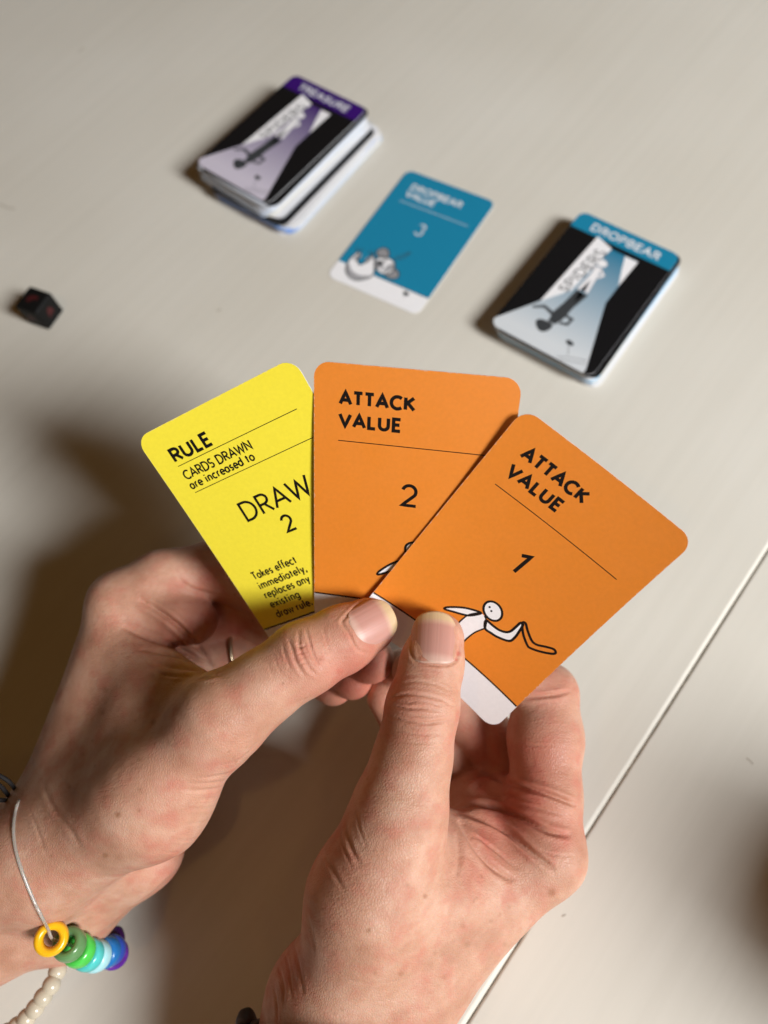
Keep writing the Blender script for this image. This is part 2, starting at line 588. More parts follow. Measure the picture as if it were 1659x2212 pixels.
def throwing_figure(card, mp):
    """line-drawn figure leaning over the foot strip and throwing a boomerang"""
    back = smooth_pts([(29.6, 58.6), (26.8, 59.6), (24.0, 61.3), (20.8, 64.2), (20.5, 65.4), (23.2, 64.2), (25.3, 63.2), (27.6, 61.7)])
    torso = smooth_pts([(29.4, 58.6), (28.2, 60.1), (27.1, 62.0), (26.7, 64.2), (26.6, 67.5), (27.0, 72.0), (28.0, 75.2)], False, 4) + \
        smooth_pts([(32.6, 75.2), (31.9, 71.5), (31.8, 68.9), (32.2, 65.7), (32.9, 63.6), (33.7, 61.8)], False, 4)
    torso += [(32.4, 59.4), (31.0, 58.6)]
    arm = smooth_pts([(32.2, 59.5), (34.7, 59.4), (37.0, 59.2), (38.9, 58.3), (39.8, 56.9), (40.0, 54.6), (40.1, 52.6), (40.9, 52.4), (41.2, 53.0), (41.6, 54.8), (42.0, 57.7), (41.5, 59.9), (38.3, 61.4), (36.1, 61.8), (33.7, 61.9)], True, 4)
    hc = (31.75, 55.5)
    head = []
    for k in range(28):
        a = 2 * math.pi * k / 28
        x, y = 3.35 * math.cos(a), 2.75 * math.sin(a)
        r = math.radians(28)
        head.append((hc[0] + x * math.cos(r) - y * math.sin(r), hc[1] + x * math.sin(r) + y * math.cos(r)))
    boom = smooth_pts([(40.6, 52.2), (41.3, 51.6), (43.2, 53.0), (46.2, 54.7), (48.1, 54.6), (50.3, 53.15), (52.4, 52.0), (53.5, 52.4), (53.3, 53.2), (52.2, 54.2), (50.0, 55.7), (47.5, 56.9), (46.1, 56.8), (42.8, 54.7)], True, 4)
    fills = [tri_poly(p, 5.0) for p in (back, torso, arm)]
    fig = print_obj('figure_drawing', card, mp, fills, M_WHITE, .012)
    print_obj('figure_drawing', card, mp, [tri_poly(head, 5.0)], M_WHITE, .024)
    ol = [ribbon(back + back[:1], .72), ribbon(torso[:25], .5), ribbon(torso[25:50], .5), ribbon(arm + arm[:1], .8),
          ribbon(boom + boom[:1], .75)]
    print_obj('figure_outline', card, mp, ol, M_INK, .034)
    eyes = [tri_poly([(cx + .36 * math.cos(k * .7), cy + .36 * math.sin(k * .7)) for k in range(9)]) for cx, cy in ((30.2, 55.1), (31.4, 55.8))]
    print_obj('figure_outline', card, mp, [ribbon(head + head[:1], .72)] + eyes, M_INK, .046)


def attack_card(prm, number, label, name='playing_card'):
    mp = held_map(prm)
    c = card_body(name, mp, M_ORANGE, M_EDGE, None, 2.0, STRIP, M_WHITE)
    tag(c, label, 'card', 'cards held in the fan')
    st = text_strokes('ATTACK', 7.5, 11.5, 21.2, 3.45, .17) + text_strokes('VALUE', 7.5, 18.0, 17.8, 3.45, .17)
    print_obj('lettering', c, mp, [ribbon(s, 1.0, cap=False) for s in st], M_INK, .012)
    print_obj('rule_line', c, mp, [line(7.2, 22.5, 50.3, 22.5, .26)], M_INK, .012)
    if number == '2':
        st = text_strokes('2', 26.4, 40.6, 4.8, 6.4)
        print_obj('number', c, mp, [ribbon(s, 1.0, cap=False) for s in st], M_INK, .012)
    else:
        print_obj('number', c, mp, [ribbon([(26.6, 35.1), (28.9, 33.7), (28.2, 40.7)], 1.15, cap=False)], M_INK, .012)
    print_obj('rule_line', c, mp, [line(.15, STRIP, CW - .15, STRIP, .55)], M_INK, .02)
    throwing_figure(c, mp)
    return c


card_r = attack_card(CARD_R, '1', 'orange attack value card numbered 1, frontmost at the right of the fan')
card_m = attack_card(CARD_M, '2', 'orange attack value card numbered 2 in the middle of the fan')

mpY = held_map(CARD_Y)
card_y = card_body('playing_card', mpY, M_YELLOW, M_EDGE, None, 2.0, STRIP, M_WHITE)
tag(card_y, 'yellow rule card reading draw 2, rearmost at the left of the fan', 'card', 'cards held in the fan')
print_obj('lettering', card_y, mpY, [ribbon(s, 1.0, cap=False) for s in text_strokes('RULE', 6.9, 11.6, 14.4, 3.9, .12)], M_INK, .012)
print_obj('rule_line', card_y, mpY, [line(6.9, 13.2, 50.2, 13.3, .24), line(6.8, 22.8, 50.2, 22.8, .24)], M_INK, .012)
print_obj('lettering', card_y, mpY, [ribbon(s, .54, cap=False) for s in text_strokes('CARDS DRAWN', 6.8, 18.0, 25.0, 2.75, .09)] +
          [ribbon(s, .52, cap=False) for s in text_strokes('are increased to', 6.6, 21.4, 23.9, 2.55, .12)], M_INK, .012)
print_obj('lettering', card_y, mpY, [ribbon(s, .85, cap=False) for s in text_strokes('DRAW', 16.6, 38.0, 25.0, 6.1, .10)], M_INK, .012)
print_obj('number', card_y, mpY, [ribbon(s, .85, cap=False) for s in text_strokes('2', 26.8, 46.4, 3.7, 5.3)], M_INK, .012)
bl = []
for s, v, w in (('Takes effect', 57.0, 16.8), ('immediately,', 60.9, 18.4), ('replaces any', 64.6, 17.4), ('existing', 68.4, 11.4), ('draw rule.', 72.4, 13.9)):
    bl += [ribbon(q, .50, cap=False) for q in text_strokes(s, 7.5, v, w, 2.55, .13)]
print_obj('lettering', card_y, mpY, bl, M_INK, .012)
print_obj('rule_line', card_y, mpY, [line(.15, STRIP, CW - .15, STRIP, .55)], M_INK, .02)

# ------------------------------------------------------------------ hands: smooth implicit surface


class Field:
    def __init__(self, lo, hi, step):
        self.lo = np.array(lo, float); self.h = step
        self.n = np.ceil((np.array(hi) - self.lo) / step).astype(int) + 1
        self.F = np.full(self.n, 40.0, np.float32)

    def box(self, lo, hi):
        a = np.clip(np.floor((np.array(lo) - self.lo) / self.h).astype(int), 0, self.n)
        b = np.clip(np.ceil((np.array(hi) - self.lo) / self.h).astype(int) + 1, 0, self.n)
        g = np.meshgrid(*[(self.lo[i] + self.h * np.arange(a[i], b[i])).astype(np.float32) for i in range(3)], indexing='ij')
        return (slice(a[0], b[0]), slice(a[1], b[1]), slice(a[2], b[2])), g

    def merge(self, sl, d, k, mode='add'):
        f = self.F[sl]
        if mode == 'add':
            h = np.clip(.5 + .5 * (f - d) / k, 0, 1)
            self.F[sl] = f * (1 - h) + d * h - k * h * (1 - h)
        else:                                             # carve
            d = -d
            h = np.clip(.5 - .5 * (f - d) / k, 0, 1)
            self.F[sl] = f * (1 - h) + d * h + k * h * (1 - h)

    def cone(self, a, b, ra, rb, k=4.0, flat=None, mode='add'):
        """tapered capsule; flat=(direction, factor) squeezes it along a direction"""
        a, b = np.array(a, float), np.array(b, float)
        m = max(ra, rb) + k + 3
        sl, g = self.box(np.minimum(a, b) - m, np.maximum(a, b) + m)
        if g[0].size == 0: return
        ba = b - a; L2 = ba @ ba
        px, py, pz = g[0] - a[0], g[1] - a[1], g[2] - a[2]
        if flat is not None:
            n = np.array(flat[0], float); n -= ba * (n @ ba) / L2; n /= np.linalg.norm(n)
            q = (px * n[0] + py * n[1] + pz * n[2]) * (flat[1] - 1)
            px = px + q * n[0]; py = py + q * n[1]; pz = pz + q * n[2]
        t = (px * ba[0] + py * ba[1] + pz * ba[2]) / L2
        # shift parameter for the cone slope
        L = math.sqrt(L2); s = (ra - rb) / L
        s = max(min(s, .9), -.9)
        perp = np.sqrt(np.maximum((px - t * ba[0]) ** 2 + (py - t * ba[1]) ** 2 + (pz - t * ba[2]) ** 2, 1e-9))
        t2 = np.clip(t + perp * s / math.sqrt(1 - s * s) / L, 0, 1)
        d = np.sqrt((px - t2 * ba[0]) ** 2 + (py - t2 * ba[1]) ** 2 + (pz - t2 * ba[2]) ** 2) - (ra + (rb - ra) * t2)
        self.merge(sl, d, k, mode)

    def chain(self, pts, k=4.0, kj=2.0, flat=None):
        """pts: list of (centre, radius)"""
        for i, ((a, ra), (b, rb)) in enumerate(zip(pts[:-1], pts[1:])):
            self.cone(a, b, ra, rb, k if i == 0 else kj, flat)

    def sample(self, p):
        q = (p - self.lo) / self.h
        q = np.clip(q, 0, self.n - 1.001)
        i = q.astype(int); f = (q - i).astype(np.float32)
        F = self.F; x, y, z = i.T; fx, fy, fz = f.T
        c00 = F[x, y, z] * (1 - fx) + F[x + 1, y, z] * fx
        c10 = F[x, y + 1, z] * (1 - fx) + F[x + 1, y + 1, z] * fx
        c01 = F[x, y, z + 1] * (1 - fx) + F[x + 1, y, z + 1] * fx
        c11 = F[x, y + 1, z + 1] * (1 - fx) + F[x + 1, y + 1, z + 1] * fx
        return (c00 * (1 - fy) + c10 * fy) * (1 - fz) + (c01 * (1 - fy) + c11 * fy) * fz

    def grad(self, p, e=.8):
        g = np.stack([self.sample(p + d) - self.sample(p - d) for d in np.eye(3) * e], 1)
        return g / (np.linalg.norm(g, axis=1)[:, None] + 1e-9)

    def surface(self):
        """surface nets -> verts (camera mm), quads"""
        F = self.F; n = self.n
        ins = F < 0
        shp = tuple(n - 1)
        acc = np.zeros(shp + (3,), np.float32); cnt = np.zeros(shp, np.float32)
        corner = [(a, b, c) for a in (0, 1) for b in (0, 1) for c in (0, 1)]
        cut = lambda A, o: A[o[0]:o[0] + shp[0], o[1]:o[1] + shp[1], o[2]:o[2] + shp[2]]
        allin = np.ones(shp, bool); anyin = np.zeros(shp, bool)
        for o in corner:
            c = cut(ins, o); allin &= c; anyin |= c
        act = anyin & ~allin
        idx = np.argwhere(act)
        acc = np.zeros((len(idx), 3)); cnt = np.zeros(len(idx))
        for o in corner:
            for ax in range(3):
                if o[ax] == 1: continue
                o2 = list(o); o2[ax] = 1
                A = F[idx[:, 0] + o[0], idx[:, 1] + o[1], idx[:, 2] + o[2]]
                B = F[idx[:, 0] + o2[0], idx[:, 1] + o2[1], idx[:, 2] + o2[2]]
                m = (A < 0) != (B < 0)
                t = np.where(m, A / (A - B + 1e-12), 0)
                pt = idx + np.array(o); pt = pt.astype(float); pt[:, ax] += t
                acc[m] += pt[m]; cnt[m] += 1
        V = acc / cnt[:, None]
        vid = np.full(shp, -1, np.int64); vid[act] = np.arange(len(idx))
        quads = []
        for ax in range(3):
            o2 = [0, 0, 0]; o2[ax] = 1
            sl1 = [slice(1, shp[i]) if i != ax else slice(0, shp[i]) for i in range(3)]
            sl2 = [slice(1, shp[i]) if i != ax else slice(1, shp[i] + 1) for i in range(3)]
            A = ins[tuple(sl1)]; B = ins[tuple(sl2)]
            e = np.argwhere(A != B)
            e_in = A[e[:, 0], e[:, 1], e[:, 2]]
            base = e.copy()
            for i in range(3):
                if i != ax: base[:, i] += 1
            u, v = [(1, 2), (2, 0), (0, 1)][ax]
            def at(du, dv):
                q = base.copy(); q[:, u] += du; q[:, v] += dv
                return vid[q[:, 0], q[:, 1], q[:, 2]]
            q = np.stack([at(-1, -1), at(0, -1), at(0, 0), at(-1, 0)], 1)
            q[~e_in] = q[~e_in][:, ::-1]
            quads.append(q)
        Q = np.concatenate(quads)
        Q = Q[(Q >= 0).all(1)]
        V = V * self.h + self.lo
        return V, Q


def edges_of(Q):
    e = np.concatenate([Q[:, [0, 1]], Q[:, [1, 2]], Q[:, [2, 3]], Q[:, [3, 0]]])
    return np.unique(np.sort(e, 1), axis=0)


def relax(V, E, it, f=.5):
    for _ in range(it):
        s = np.zeros_like(V); c = np.zeros(len(V))
        for k in range(3):
            s[:, k] = np.bincount(E[:, 0], V[E[:, 1], k], len(V)) + np.bincount(E[:, 1], V[E[:, 0], k], len(V))
        c = np.bincount(E[:, 0], minlength=len(V)) + np.bincount(E[:, 1], minlength=len(V))
        V = V + f * (s / np.maximum(c, 1)[:, None] - V)
    return V


def subdivide(V, Q):
    E = np.sort(np.concatenate([Q[:, [0, 1]], Q[:, [1, 2]], Q[:, [2, 3]], Q[:, [3, 0]]]), 1)
    U, inv = np.unique(E, axis=0, return_inverse=True)
    inv = inv.reshape(-1)
    n, nq = len(V), len(Q)
    em = (V[U[:, 0]] + V[U[:, 1]]) / 2
    fm = V[Q].mean(1)
    a, b, c, d = [n + inv[i * nq:(i + 1) * nq] for i in range(4)]
    f = n + len(U) + np.arange(nq)
    NQ = np.concatenate([np.stack([Q[:, 0], a, f, d], 1), np.stack([a, Q[:, 1], b, f], 1),
                         np.stack([f, b, Q[:, 2], c], 1), np.stack([d, f, c, Q[:, 3]], 1)])
    return np.concatenate([V, em, fm]), NQ


def vnormals(V, Q):
    fn = np.cross(V[Q[:, 2]] - V[Q[:, 0]], V[Q[:, 3]] - V[Q[:, 1]])
    n = np.zeros_like(V)
    for k in range(3):
        for j in range(4):
            n[:, k] += np.bincount(Q[:, j], fn[:, k], len(V))
    return n / (np.linalg.norm(n, axis=1)[:, None] + 1e-12)


def to_px(V):
    return V[:, :2] / V[:, 2:] * FPX + [CX, CY]


def visible(V, Q, cell=5.0, tol=3.0):
    p = to_px(V); i = np.floor((p + 600) / cell).astype(int)
    key = i[:, 0] * 4000 + i[:, 1]
    o = np.argsort(key); k2 = key[o]
    st = np.r_[0, np.nonzero(np.diff(k2))[0] + 1]
    mn = np.minimum.reduceat(V[o, 2], st)
    zb = np.empty(len(V)); zb[o] = np.repeat(mn, np.diff(np.r_[st, len(V)]))
    return V[:, 2] < zb + tol


def poly_dist(p, pts):
    """distance in sheet units from points p to polyline, and parameter 0..1"""
    pts = np.array(pts, float)
    best = np.full(len(p), 1e9); par = np.zeros(len(p)); sign = np.ones(len(p))
    L = np.r_[0, np.cumsum(np.linalg.norm(np.diff(pts, axis=0), axis=1))]
    for i in range(len(pts) - 1):
        a, b = pts[i], pts[i + 1]; ab = b - a
        t = np.clip(((p - a) @ ab) / (ab @ ab), 0, 1)
        q = p - (a + t[:, None] * ab)
        d = np.linalg.norm(q, axis=1)
        m = d < best
        best[m] = d[m]; par[m] = (L[i] + t[m] * (L[i + 1] - L[i])) / L[-1]
        sg = np.sign(ab[0] * q[:, 1] - ab[1] * q[:, 0]); sign[m] = sg[m]
    return best, par, sign


def grow_hand(name, build, lo, hi, creases, reds, freckles, step=1.0):
    fl = Field(lo, hi, step)
    build(fl)
    V, Q = fl.surface()
    for _ in range(2):
        V = relax(V, edges_of(Q), 2, .5)
        V = V - fl.grad(V) * fl.sample(V)[:, None] * .9
    V, Q = subdivide(V, Q)
    E = edges_of(Q)
    V = relax(V, E, 2, .5)
    nr = vnormals(V, Q)
    p = to_px(V)
    ray = V / np.linalg.norm(V, axis=1)[:, None]
    face = -(nr * ray).sum(1)
    vis = visible(V, Q) & (face > .05)
    w = np.clip(face * 2.5, 0, 1) * vis
    disp = np.zeros(len(V))
    for pts, width, depth in creases:
        pts = smooth_pts(pts, False, 4) if len(pts) > 2 else pts
        lo_ = np.min(pts, 0) - 6 * width; hi_ = np.max(pts, 0) + 6 * width
        m = ((p > lo_) & (p < hi_)).all(1) & (w > 0)
        if not m.any(): continue
        d, t, s = poly_dist(p[m], pts)
        env = np.clip(np.sin(np.pi * np.clip(t, .0, 1.)), 0, 1) ** .6
        g = np.exp(-(d / width) ** 2) - .45 * np.exp(-((d - 2.2 * width) / (1.3 * width)) ** 2)
        disp[m] -= depth * env * g * w[m]
    V = V + nr * disp[:, None]
    red = np.zeros(len(V)); frk = np.zeros(len(V))
    for x, y, r, a in reds:
        d2 = ((p - [x, y]) ** 2).sum(1) / r ** 2
        red += a * np.exp(-d2)
    for x, y, r, a in freckles:
        d2 = ((p - [x, y]) ** 2).sum(1) / r ** 2
        frk = np.maximum(frk, a * np.exp(-d2 ** 1.5) * vis)
    me = bpy.data.meshes.new(name)
    W = cam2w(V).astype(np.float32)
    me.vertices.add(len(W)); me.vertices.foreach_set('co', W.ravel())
    me.loops.add(len(Q) * 4); me.loops.foreach_set('vertex_index', Q.astype(np.int32).ravel())
    me.polygons.add(len(Q))
    me.polygons.foreach_set('loop_start', np.arange(0, len(Q) * 4, 4, dtype=np.int32))
    me.polygons.foreach_set('use_smooth', np.ones(len(Q), bool))
    me.update(calc_edges=True)
    for nm, val in (('redness', red), ('freckle', frk)):
        at = me.attributes.new(nm, 'FLOAT', 'POINT')
        at.data.foreach_set('value', np.clip(val, 0, 1.5).astype(np.float32))
    o = bpy.data.objects.new(name, me); COL.objects.link(o)
    return o, fl


def skin_mat():
    m, nt, b = nodes_of('skin')
    L = nt.links.new
    tc = N(nt, 'ShaderNodeTexCoord')
    ar = N(nt, 'ShaderNodeAttribute', attribute_name='redness')
    af = N(nt, 'ShaderNodeAttribute', attribute_name='freckle')
    n1 = N(nt, 'ShaderNodeTexNoise', i_Scale=75.0, i_Detail=4.0, i_Roughness=.6)
    L(tc.outputs['Object'], n1.inputs['Vector'])
    c1 = ramp(nt, [(.32, (.45, .228, .148)), (.5, (.54, .298, .203)), (.68, (.61, .375, .272))])
    L(n1.outputs['Fac'], c1.inputs[0])
    # blotches of pink
    n2 = N(nt, 'ShaderNodeTexNoise', i_Scale=160.0, i_Detail=3.0)
    L(tc.outputs['Object'], n2.inputs['Vector'])
    r2 = ramp(nt, [(.48, (0, 0, 0)), (.72, (1, 1, 1))])
    L(n2.outputs['Fac'], r2.inputs[0])
    k2 = N(nt, 'ShaderNodeMath', operation='MULTIPLY'); k2.inputs[1].default_value = .50
    L(r2.outputs[0], k2.inputs[0])
    sm = N(nt, 'ShaderNodeMath', operation='ADD', use_clamp=True)
    L(k2.outputs[0], sm.inputs[0]); L(ar.outputs['Fac'], sm.inputs[1])
    mr = N(nt, 'ShaderNodeMix', data_type='RGBA'); mr.inputs['B'].default_value = (.50, .165, .115, 1)
    L(sm.outputs[0], mr.inputs['Factor']); L(c1.outputs[0], mr.inputs['A'])
    # small brown specks everywhere, larger freckles where the hand has them
    vo = N(nt, 'ShaderNodeTexVoronoi', i_Scale=230.0)
    L(tc.outputs['Object'], vo.inputs['Vector'])
    rv = ramp(nt, [(.06, (1, 1, 1)), (.16, (0, 0, 0))])
    L(vo.outputs['Distance'], rv.inputs[0])
    n3 = N(nt, 'ShaderNodeTexNoise', i_Scale=48.0, i_Detail=1.0)
    L(tc.outputs['Object'], n3.inputs['Vector'])
    r3 = ramp(nt, [(.55, (0, 0, 0)), (.68, (.40,) * 3)])
    L(n3.outputs['Fac'], r3.inputs[0])
    k3 = N(nt, 'ShaderNodeMath', operation='MULTIPLY')
    L(rv.outputs[0], k3.inputs[0]); L(r3.outputs[0], k3.inputs[1])
    fk = N(nt, 'ShaderNodeMath', operation='MAXIMUM')
    L(k3.outputs[0], fk.inputs[0]); L(af.outputs['Fac'], fk.inputs[1])
    mf = N(nt, 'ShaderNodeMix', data_type='RGBA'); mf.inputs['B'].default_value = (.27, .115, .052, 1)
    L(fk.outputs[0], mf.inputs['Factor']); L(mr.outputs['Result'], mf.inputs['A'])
    L(mf.outputs['Result'], b.inputs['Base Color'])
    b.inputs['Subsurface Weight'].default_value = .35
    b.inputs['Subsurface Radius'].default_value = (1.0, .35, .18)
    b.inputs['Subsurface Scale'].default_value = .0015
    b.inputs['Roughness'].default_value = .46
    b.inputs['Specular IOR Level'].default_value = .32
    rr = N(nt, 'ShaderNodeMapRange'); rr.inputs['From Min'].default_value = .35; rr.inputs['From Max'].default_value = .65
    rr.inputs['To Min'].default_value = .42; rr.inputs['To Max'].default_value = .60
    L(n2.outputs['Fac'], rr.inputs['Value']); L(rr.outputs[0], b.inputs['Roughness'])
    # fine relief: criss-cross skin lines + pores
    v2 = N(nt, 'ShaderNodeTexVoronoi', feature='DISTANCE_TO_EDGE', i_Scale=1500.0)
    ms = N(nt, 'ShaderNodeMapping'); ms.inputs['Scale'].default_value = (1, .7, 1); ms.inputs['Rotation'].default_value = (.4, .3, .8)
    L(tc.outputs['Object'], ms.inputs['Vector']); L(ms.outputs[0], v2.inputs['Vector'])
    e2 = ramp(nt, [(0, (0, 0, 0)), (.22, (1, 1, 1))])
    L(v2.outputs['Distance'], e2.inputs[0])
    n4 = N(nt, 'ShaderNodeTexNoise', i_Scale=420.0, i_Detail=4.0)
    L(tc.outputs['Object'], n4.inputs['Vector'])
    ad = N(nt, 'ShaderNodeMath', operation='MULTIPLY_ADD'); ad.inputs[1].default_value = 1.6
    L(n4.outputs['Fac'], ad.inputs[0]); L(e2.outputs[0], ad.inputs[2])
    # fine stretched furrows running two ways across the skin, stronger in patches
    cur = ad.outputs[0]
    for rot, sc_, amt in (((.2, .5, .6), (260, 1500, 700), 1.5), ((.6, -.3, 2.2), (300, 1300, 800), 1.1)):
        q = N(nt, 'ShaderNodeMapping'); q.inputs['Rotation'].default_value = rot; q.inputs['Scale'].default_value = sc_
        L(tc.outputs['Object'], q.inputs['Vector'])
        nn = N(nt, 'ShaderNodeTexNoise', i_Scale=1.0, i_Detail=3.0, i_Roughness=.55); L(q.outputs[0], nn.inputs['Vector'])
        k_ = N(nt, 'ShaderNodeMath', operation='MULTIPLY'); L(nn.outputs['Fac'], k_.inputs[0]); L(r2.outputs[0], k_.inputs[1])
        k2_ = N(nt, 'ShaderNodeMath', operation='MULTIPLY_ADD'); k2_.inputs[1].default_value = amt
        L(nn.outputs['Fac'], k2_.inputs[0]); L(cur, k2_.inputs[2])
        k3_ = N(nt, 'ShaderNodeMath', operation='ADD'); L(k2_.outputs[0], k3_.inputs[0]); L(k_.outputs[0], k3_.inputs[1])
        cur = k3_.outputs[0]
    bp = N(nt, 'ShaderNodeBump', i_Strength=.45, i_Distance=.00014)
    L(cur, bp.inputs['Height']); L(bp.outputs[0], b.inputs['Normal'])
    return m


SKIN = skin_mat()


def S(px, py, z, r):
    """joint: sheet position, depth (mm), radius in sheet units"""
    return (P(px, py, z), r * z / FPX)


ZV = (0, 0, 1)


def left_build(f):
    c = lambda a, b, k=5.0, flat=None: f.cone(a[0], b[0], a[1], b[1], k, flat)
    # forearm and wrist
    rad_a, rad_b = S(70, 1838, 229, 100), S(-330, 2030, 226, 122)
    uln_a, uln_b = S(110, 1962, 243, 92), S(-330, 2170, 240, 118)
    c(rad_a, rad_b, 8); c(uln_a, uln_b, 12)
    # metacarpals
    c(S(112, 1842, 238, 88), S(262, 1302, 255, 60), 14)
    c(S(95, 1850, 245, 95), S(275, 1372, 267, 60), 14)
    c(S(120, 1900, 254, 90), S(285, 1455, 269, 56), 12)
    c(S(150, 1950, 256, 80), S(300, 1545, 274, 50), 12)
    # thumb metacarpal, thenar and the muscle between thumb and index
    c(S(120, 1850, 230, 105), S(330, 1720, 217, 112), 14)
    c(S(330, 1720, 217, 112), S(478, 1552, 211, 84), 12)
    c(S(310, 1560, 236, 84), S(220, 1740, 237, 92), 16)
    c(S(405, 1500, 228, 60), S(285, 1420, 249, 62), 14)
    # thenar muscle under the thumb
    c(S(430, 1585, 234, 80), S(300, 1700, 246, 92), 8)
    c(S(440, 1540, 236, 58), S(370, 1600, 252, 80), 6)
    # heel of the hand
    c(S(300, 1830, 246, 82), S(150, 1985, 250, 80), 7)
    c(S(300, 1830, 246, 82), S(330, 1640, 262, 80), 10)
    # thumb
    f.chain([S(478, 1552, 211, 84), S(572, 1482, 212, 74), S(655, 1424, 213, 77)], 10, 5)
    f.chain([S(655, 1424, 213, 77), S(745, 1378, 216, 72), S(796, 1351, 218.5, 60)], 4, 3, (ZV, 1.12))
    # index: base pad, then over and behind the cards
    f.chain([S(258, 1302, 255, 62), S(350, 1258, 259, 66), S(470, 1228, 263, 62)], 7, 4)
    c(S(380, 1338, 251, 50), S(310, 1312, 254, 55), 4)
    c(S(420, 1342, 254, 50), S(360, 1335, 254, 52), 3)
    f.chain([S(470, 1228, 263, 62), S(640, 1310, 256, 55), S(800, 1425, 245, 52)], 3, 2)
    # middle, ring, little
    f.chain([S(275, 1372, 267, 58), S(400, 1345, 269, 58), S(530, 1320, 269, 57), S(665, 1390, 260, 52), S(760, 1465, 252, 46)], 4, 1.0)
    f.chain([S(285, 1455, 269, 54), S(420, 1425, 270, 55), S(550, 1405, 270, 53), S(660, 1440, 264, 48), S(720, 1480, 260, 44)], 4, 1.0)
    f.chain([S(300, 1545, 274, 48), S(420, 1500, 275, 48), S(540, 1470, 275, 46), S(640, 1480, 270, 42)], 4, 1.0)


def right_build(f):
    c = lambda a, b, k=5.0, flat=None: f.cone(a[0], b[0], a[1], b[1], k, flat)
    # forearm and wrist
    c(S(700, 2180, 212, 118), S(600, 2700, 206, 132), 8)
    c(S(818, 2180, 214, 114), S(750, 2700, 208, 134), 12)
    c(S(690, 2150, 222, 100), S(620, 2700, 218, 110), 12)
    # metacarpals
    c(S(872, 2130, 215, 96), S(1182, 1848, 225, 74), 14)
    c(S(880, 2120, 228, 95), S(1150, 1810, 248, 66), 14)
    c(S(840, 2120, 234, 90), S(1100, 1790, 262, 58), 12)
    c(S(800, 2120, 236, 85), S(1040, 1800, 268, 52), 12)
    # thumb metacarpal and web muscle
    c(S(745, 2120, 208, 120), S(800, 1930, 202, 118), 12)
    c(S(800, 1930, 202, 118), S(862, 1755, 203, 92), 12)
    c(S(960, 1930, 212, 90), S(885, 2080, 212, 94), 16)
    c(S(960, 1830, 222, 66), S(1090, 1830, 232, 62), 14)
    # thenar muscle under the thumb
    c(S(890, 1790, 224, 72), S(880, 1930, 232, 96), 8)
    # thumb
    f.chain([S(862, 1755, 203, 92), S(892, 1635, 205, 78), S(912, 1530, 207.5, 75)], 9, 5)
    f.chain([S(912, 1530, 207.5, 75), S(934, 1430, 211, 67), S(946, 1378, 214, 57)], 4, 3, (ZV, 1.12))
    # index
    f.chain([S(1182, 1848, 225, 74), S(1178, 1720, 232, 74), S(1178, 1590, 239, 78), S(1180, 1500, 243, 66)], 7, 4)
    f.chain([S(1180, 1500, 243, 66), S(1060, 1420, 243, 56), S(960, 1425, 240, 52), S(892, 1448, 239, 46)], 3, 2)
    c(S(1110, 1745, 241, 60), S(1170, 1800, 236, 66), 6)
    c(S(1035, 1725, 247, 58), S(1120, 1760, 241, 60), 5)
    c(S(1040, 1770, 240, 56), S(1010, 1830, 228, 60), 7)
    c(S(968, 1750, 251, 60), S(1060, 1705, 255, 58), 4)
    c(S(950, 1820, 238, 72), S(1040, 1795, 244, 60), 6)
    c(S(900, 1700, 262, 60), S(1000, 1690, 264, 60), 4)
    # middle, ring, little
    f.chain([S(1150, 1810, 248, 64), S(1110, 1700, 256, 60), S(1048, 1590, 256, 62), S(960, 1500, 256, 54), S(870, 1450, 251, 48)], 4, 1.0)
    f.chain([S(1100, 1790, 256, 56), S(1050, 1700, 260, 56), S(980, 1640, 259, 57), S(890, 1590, 256, 52), S(838, 1505, 253, 46)], 4, 1.0)
    f.chain([S(1040, 1800, 257, 54), S(990, 1735, 259, 54), S(930, 1700, 256, 52), S(870, 1660, 253, 46)], 4, 1.0)


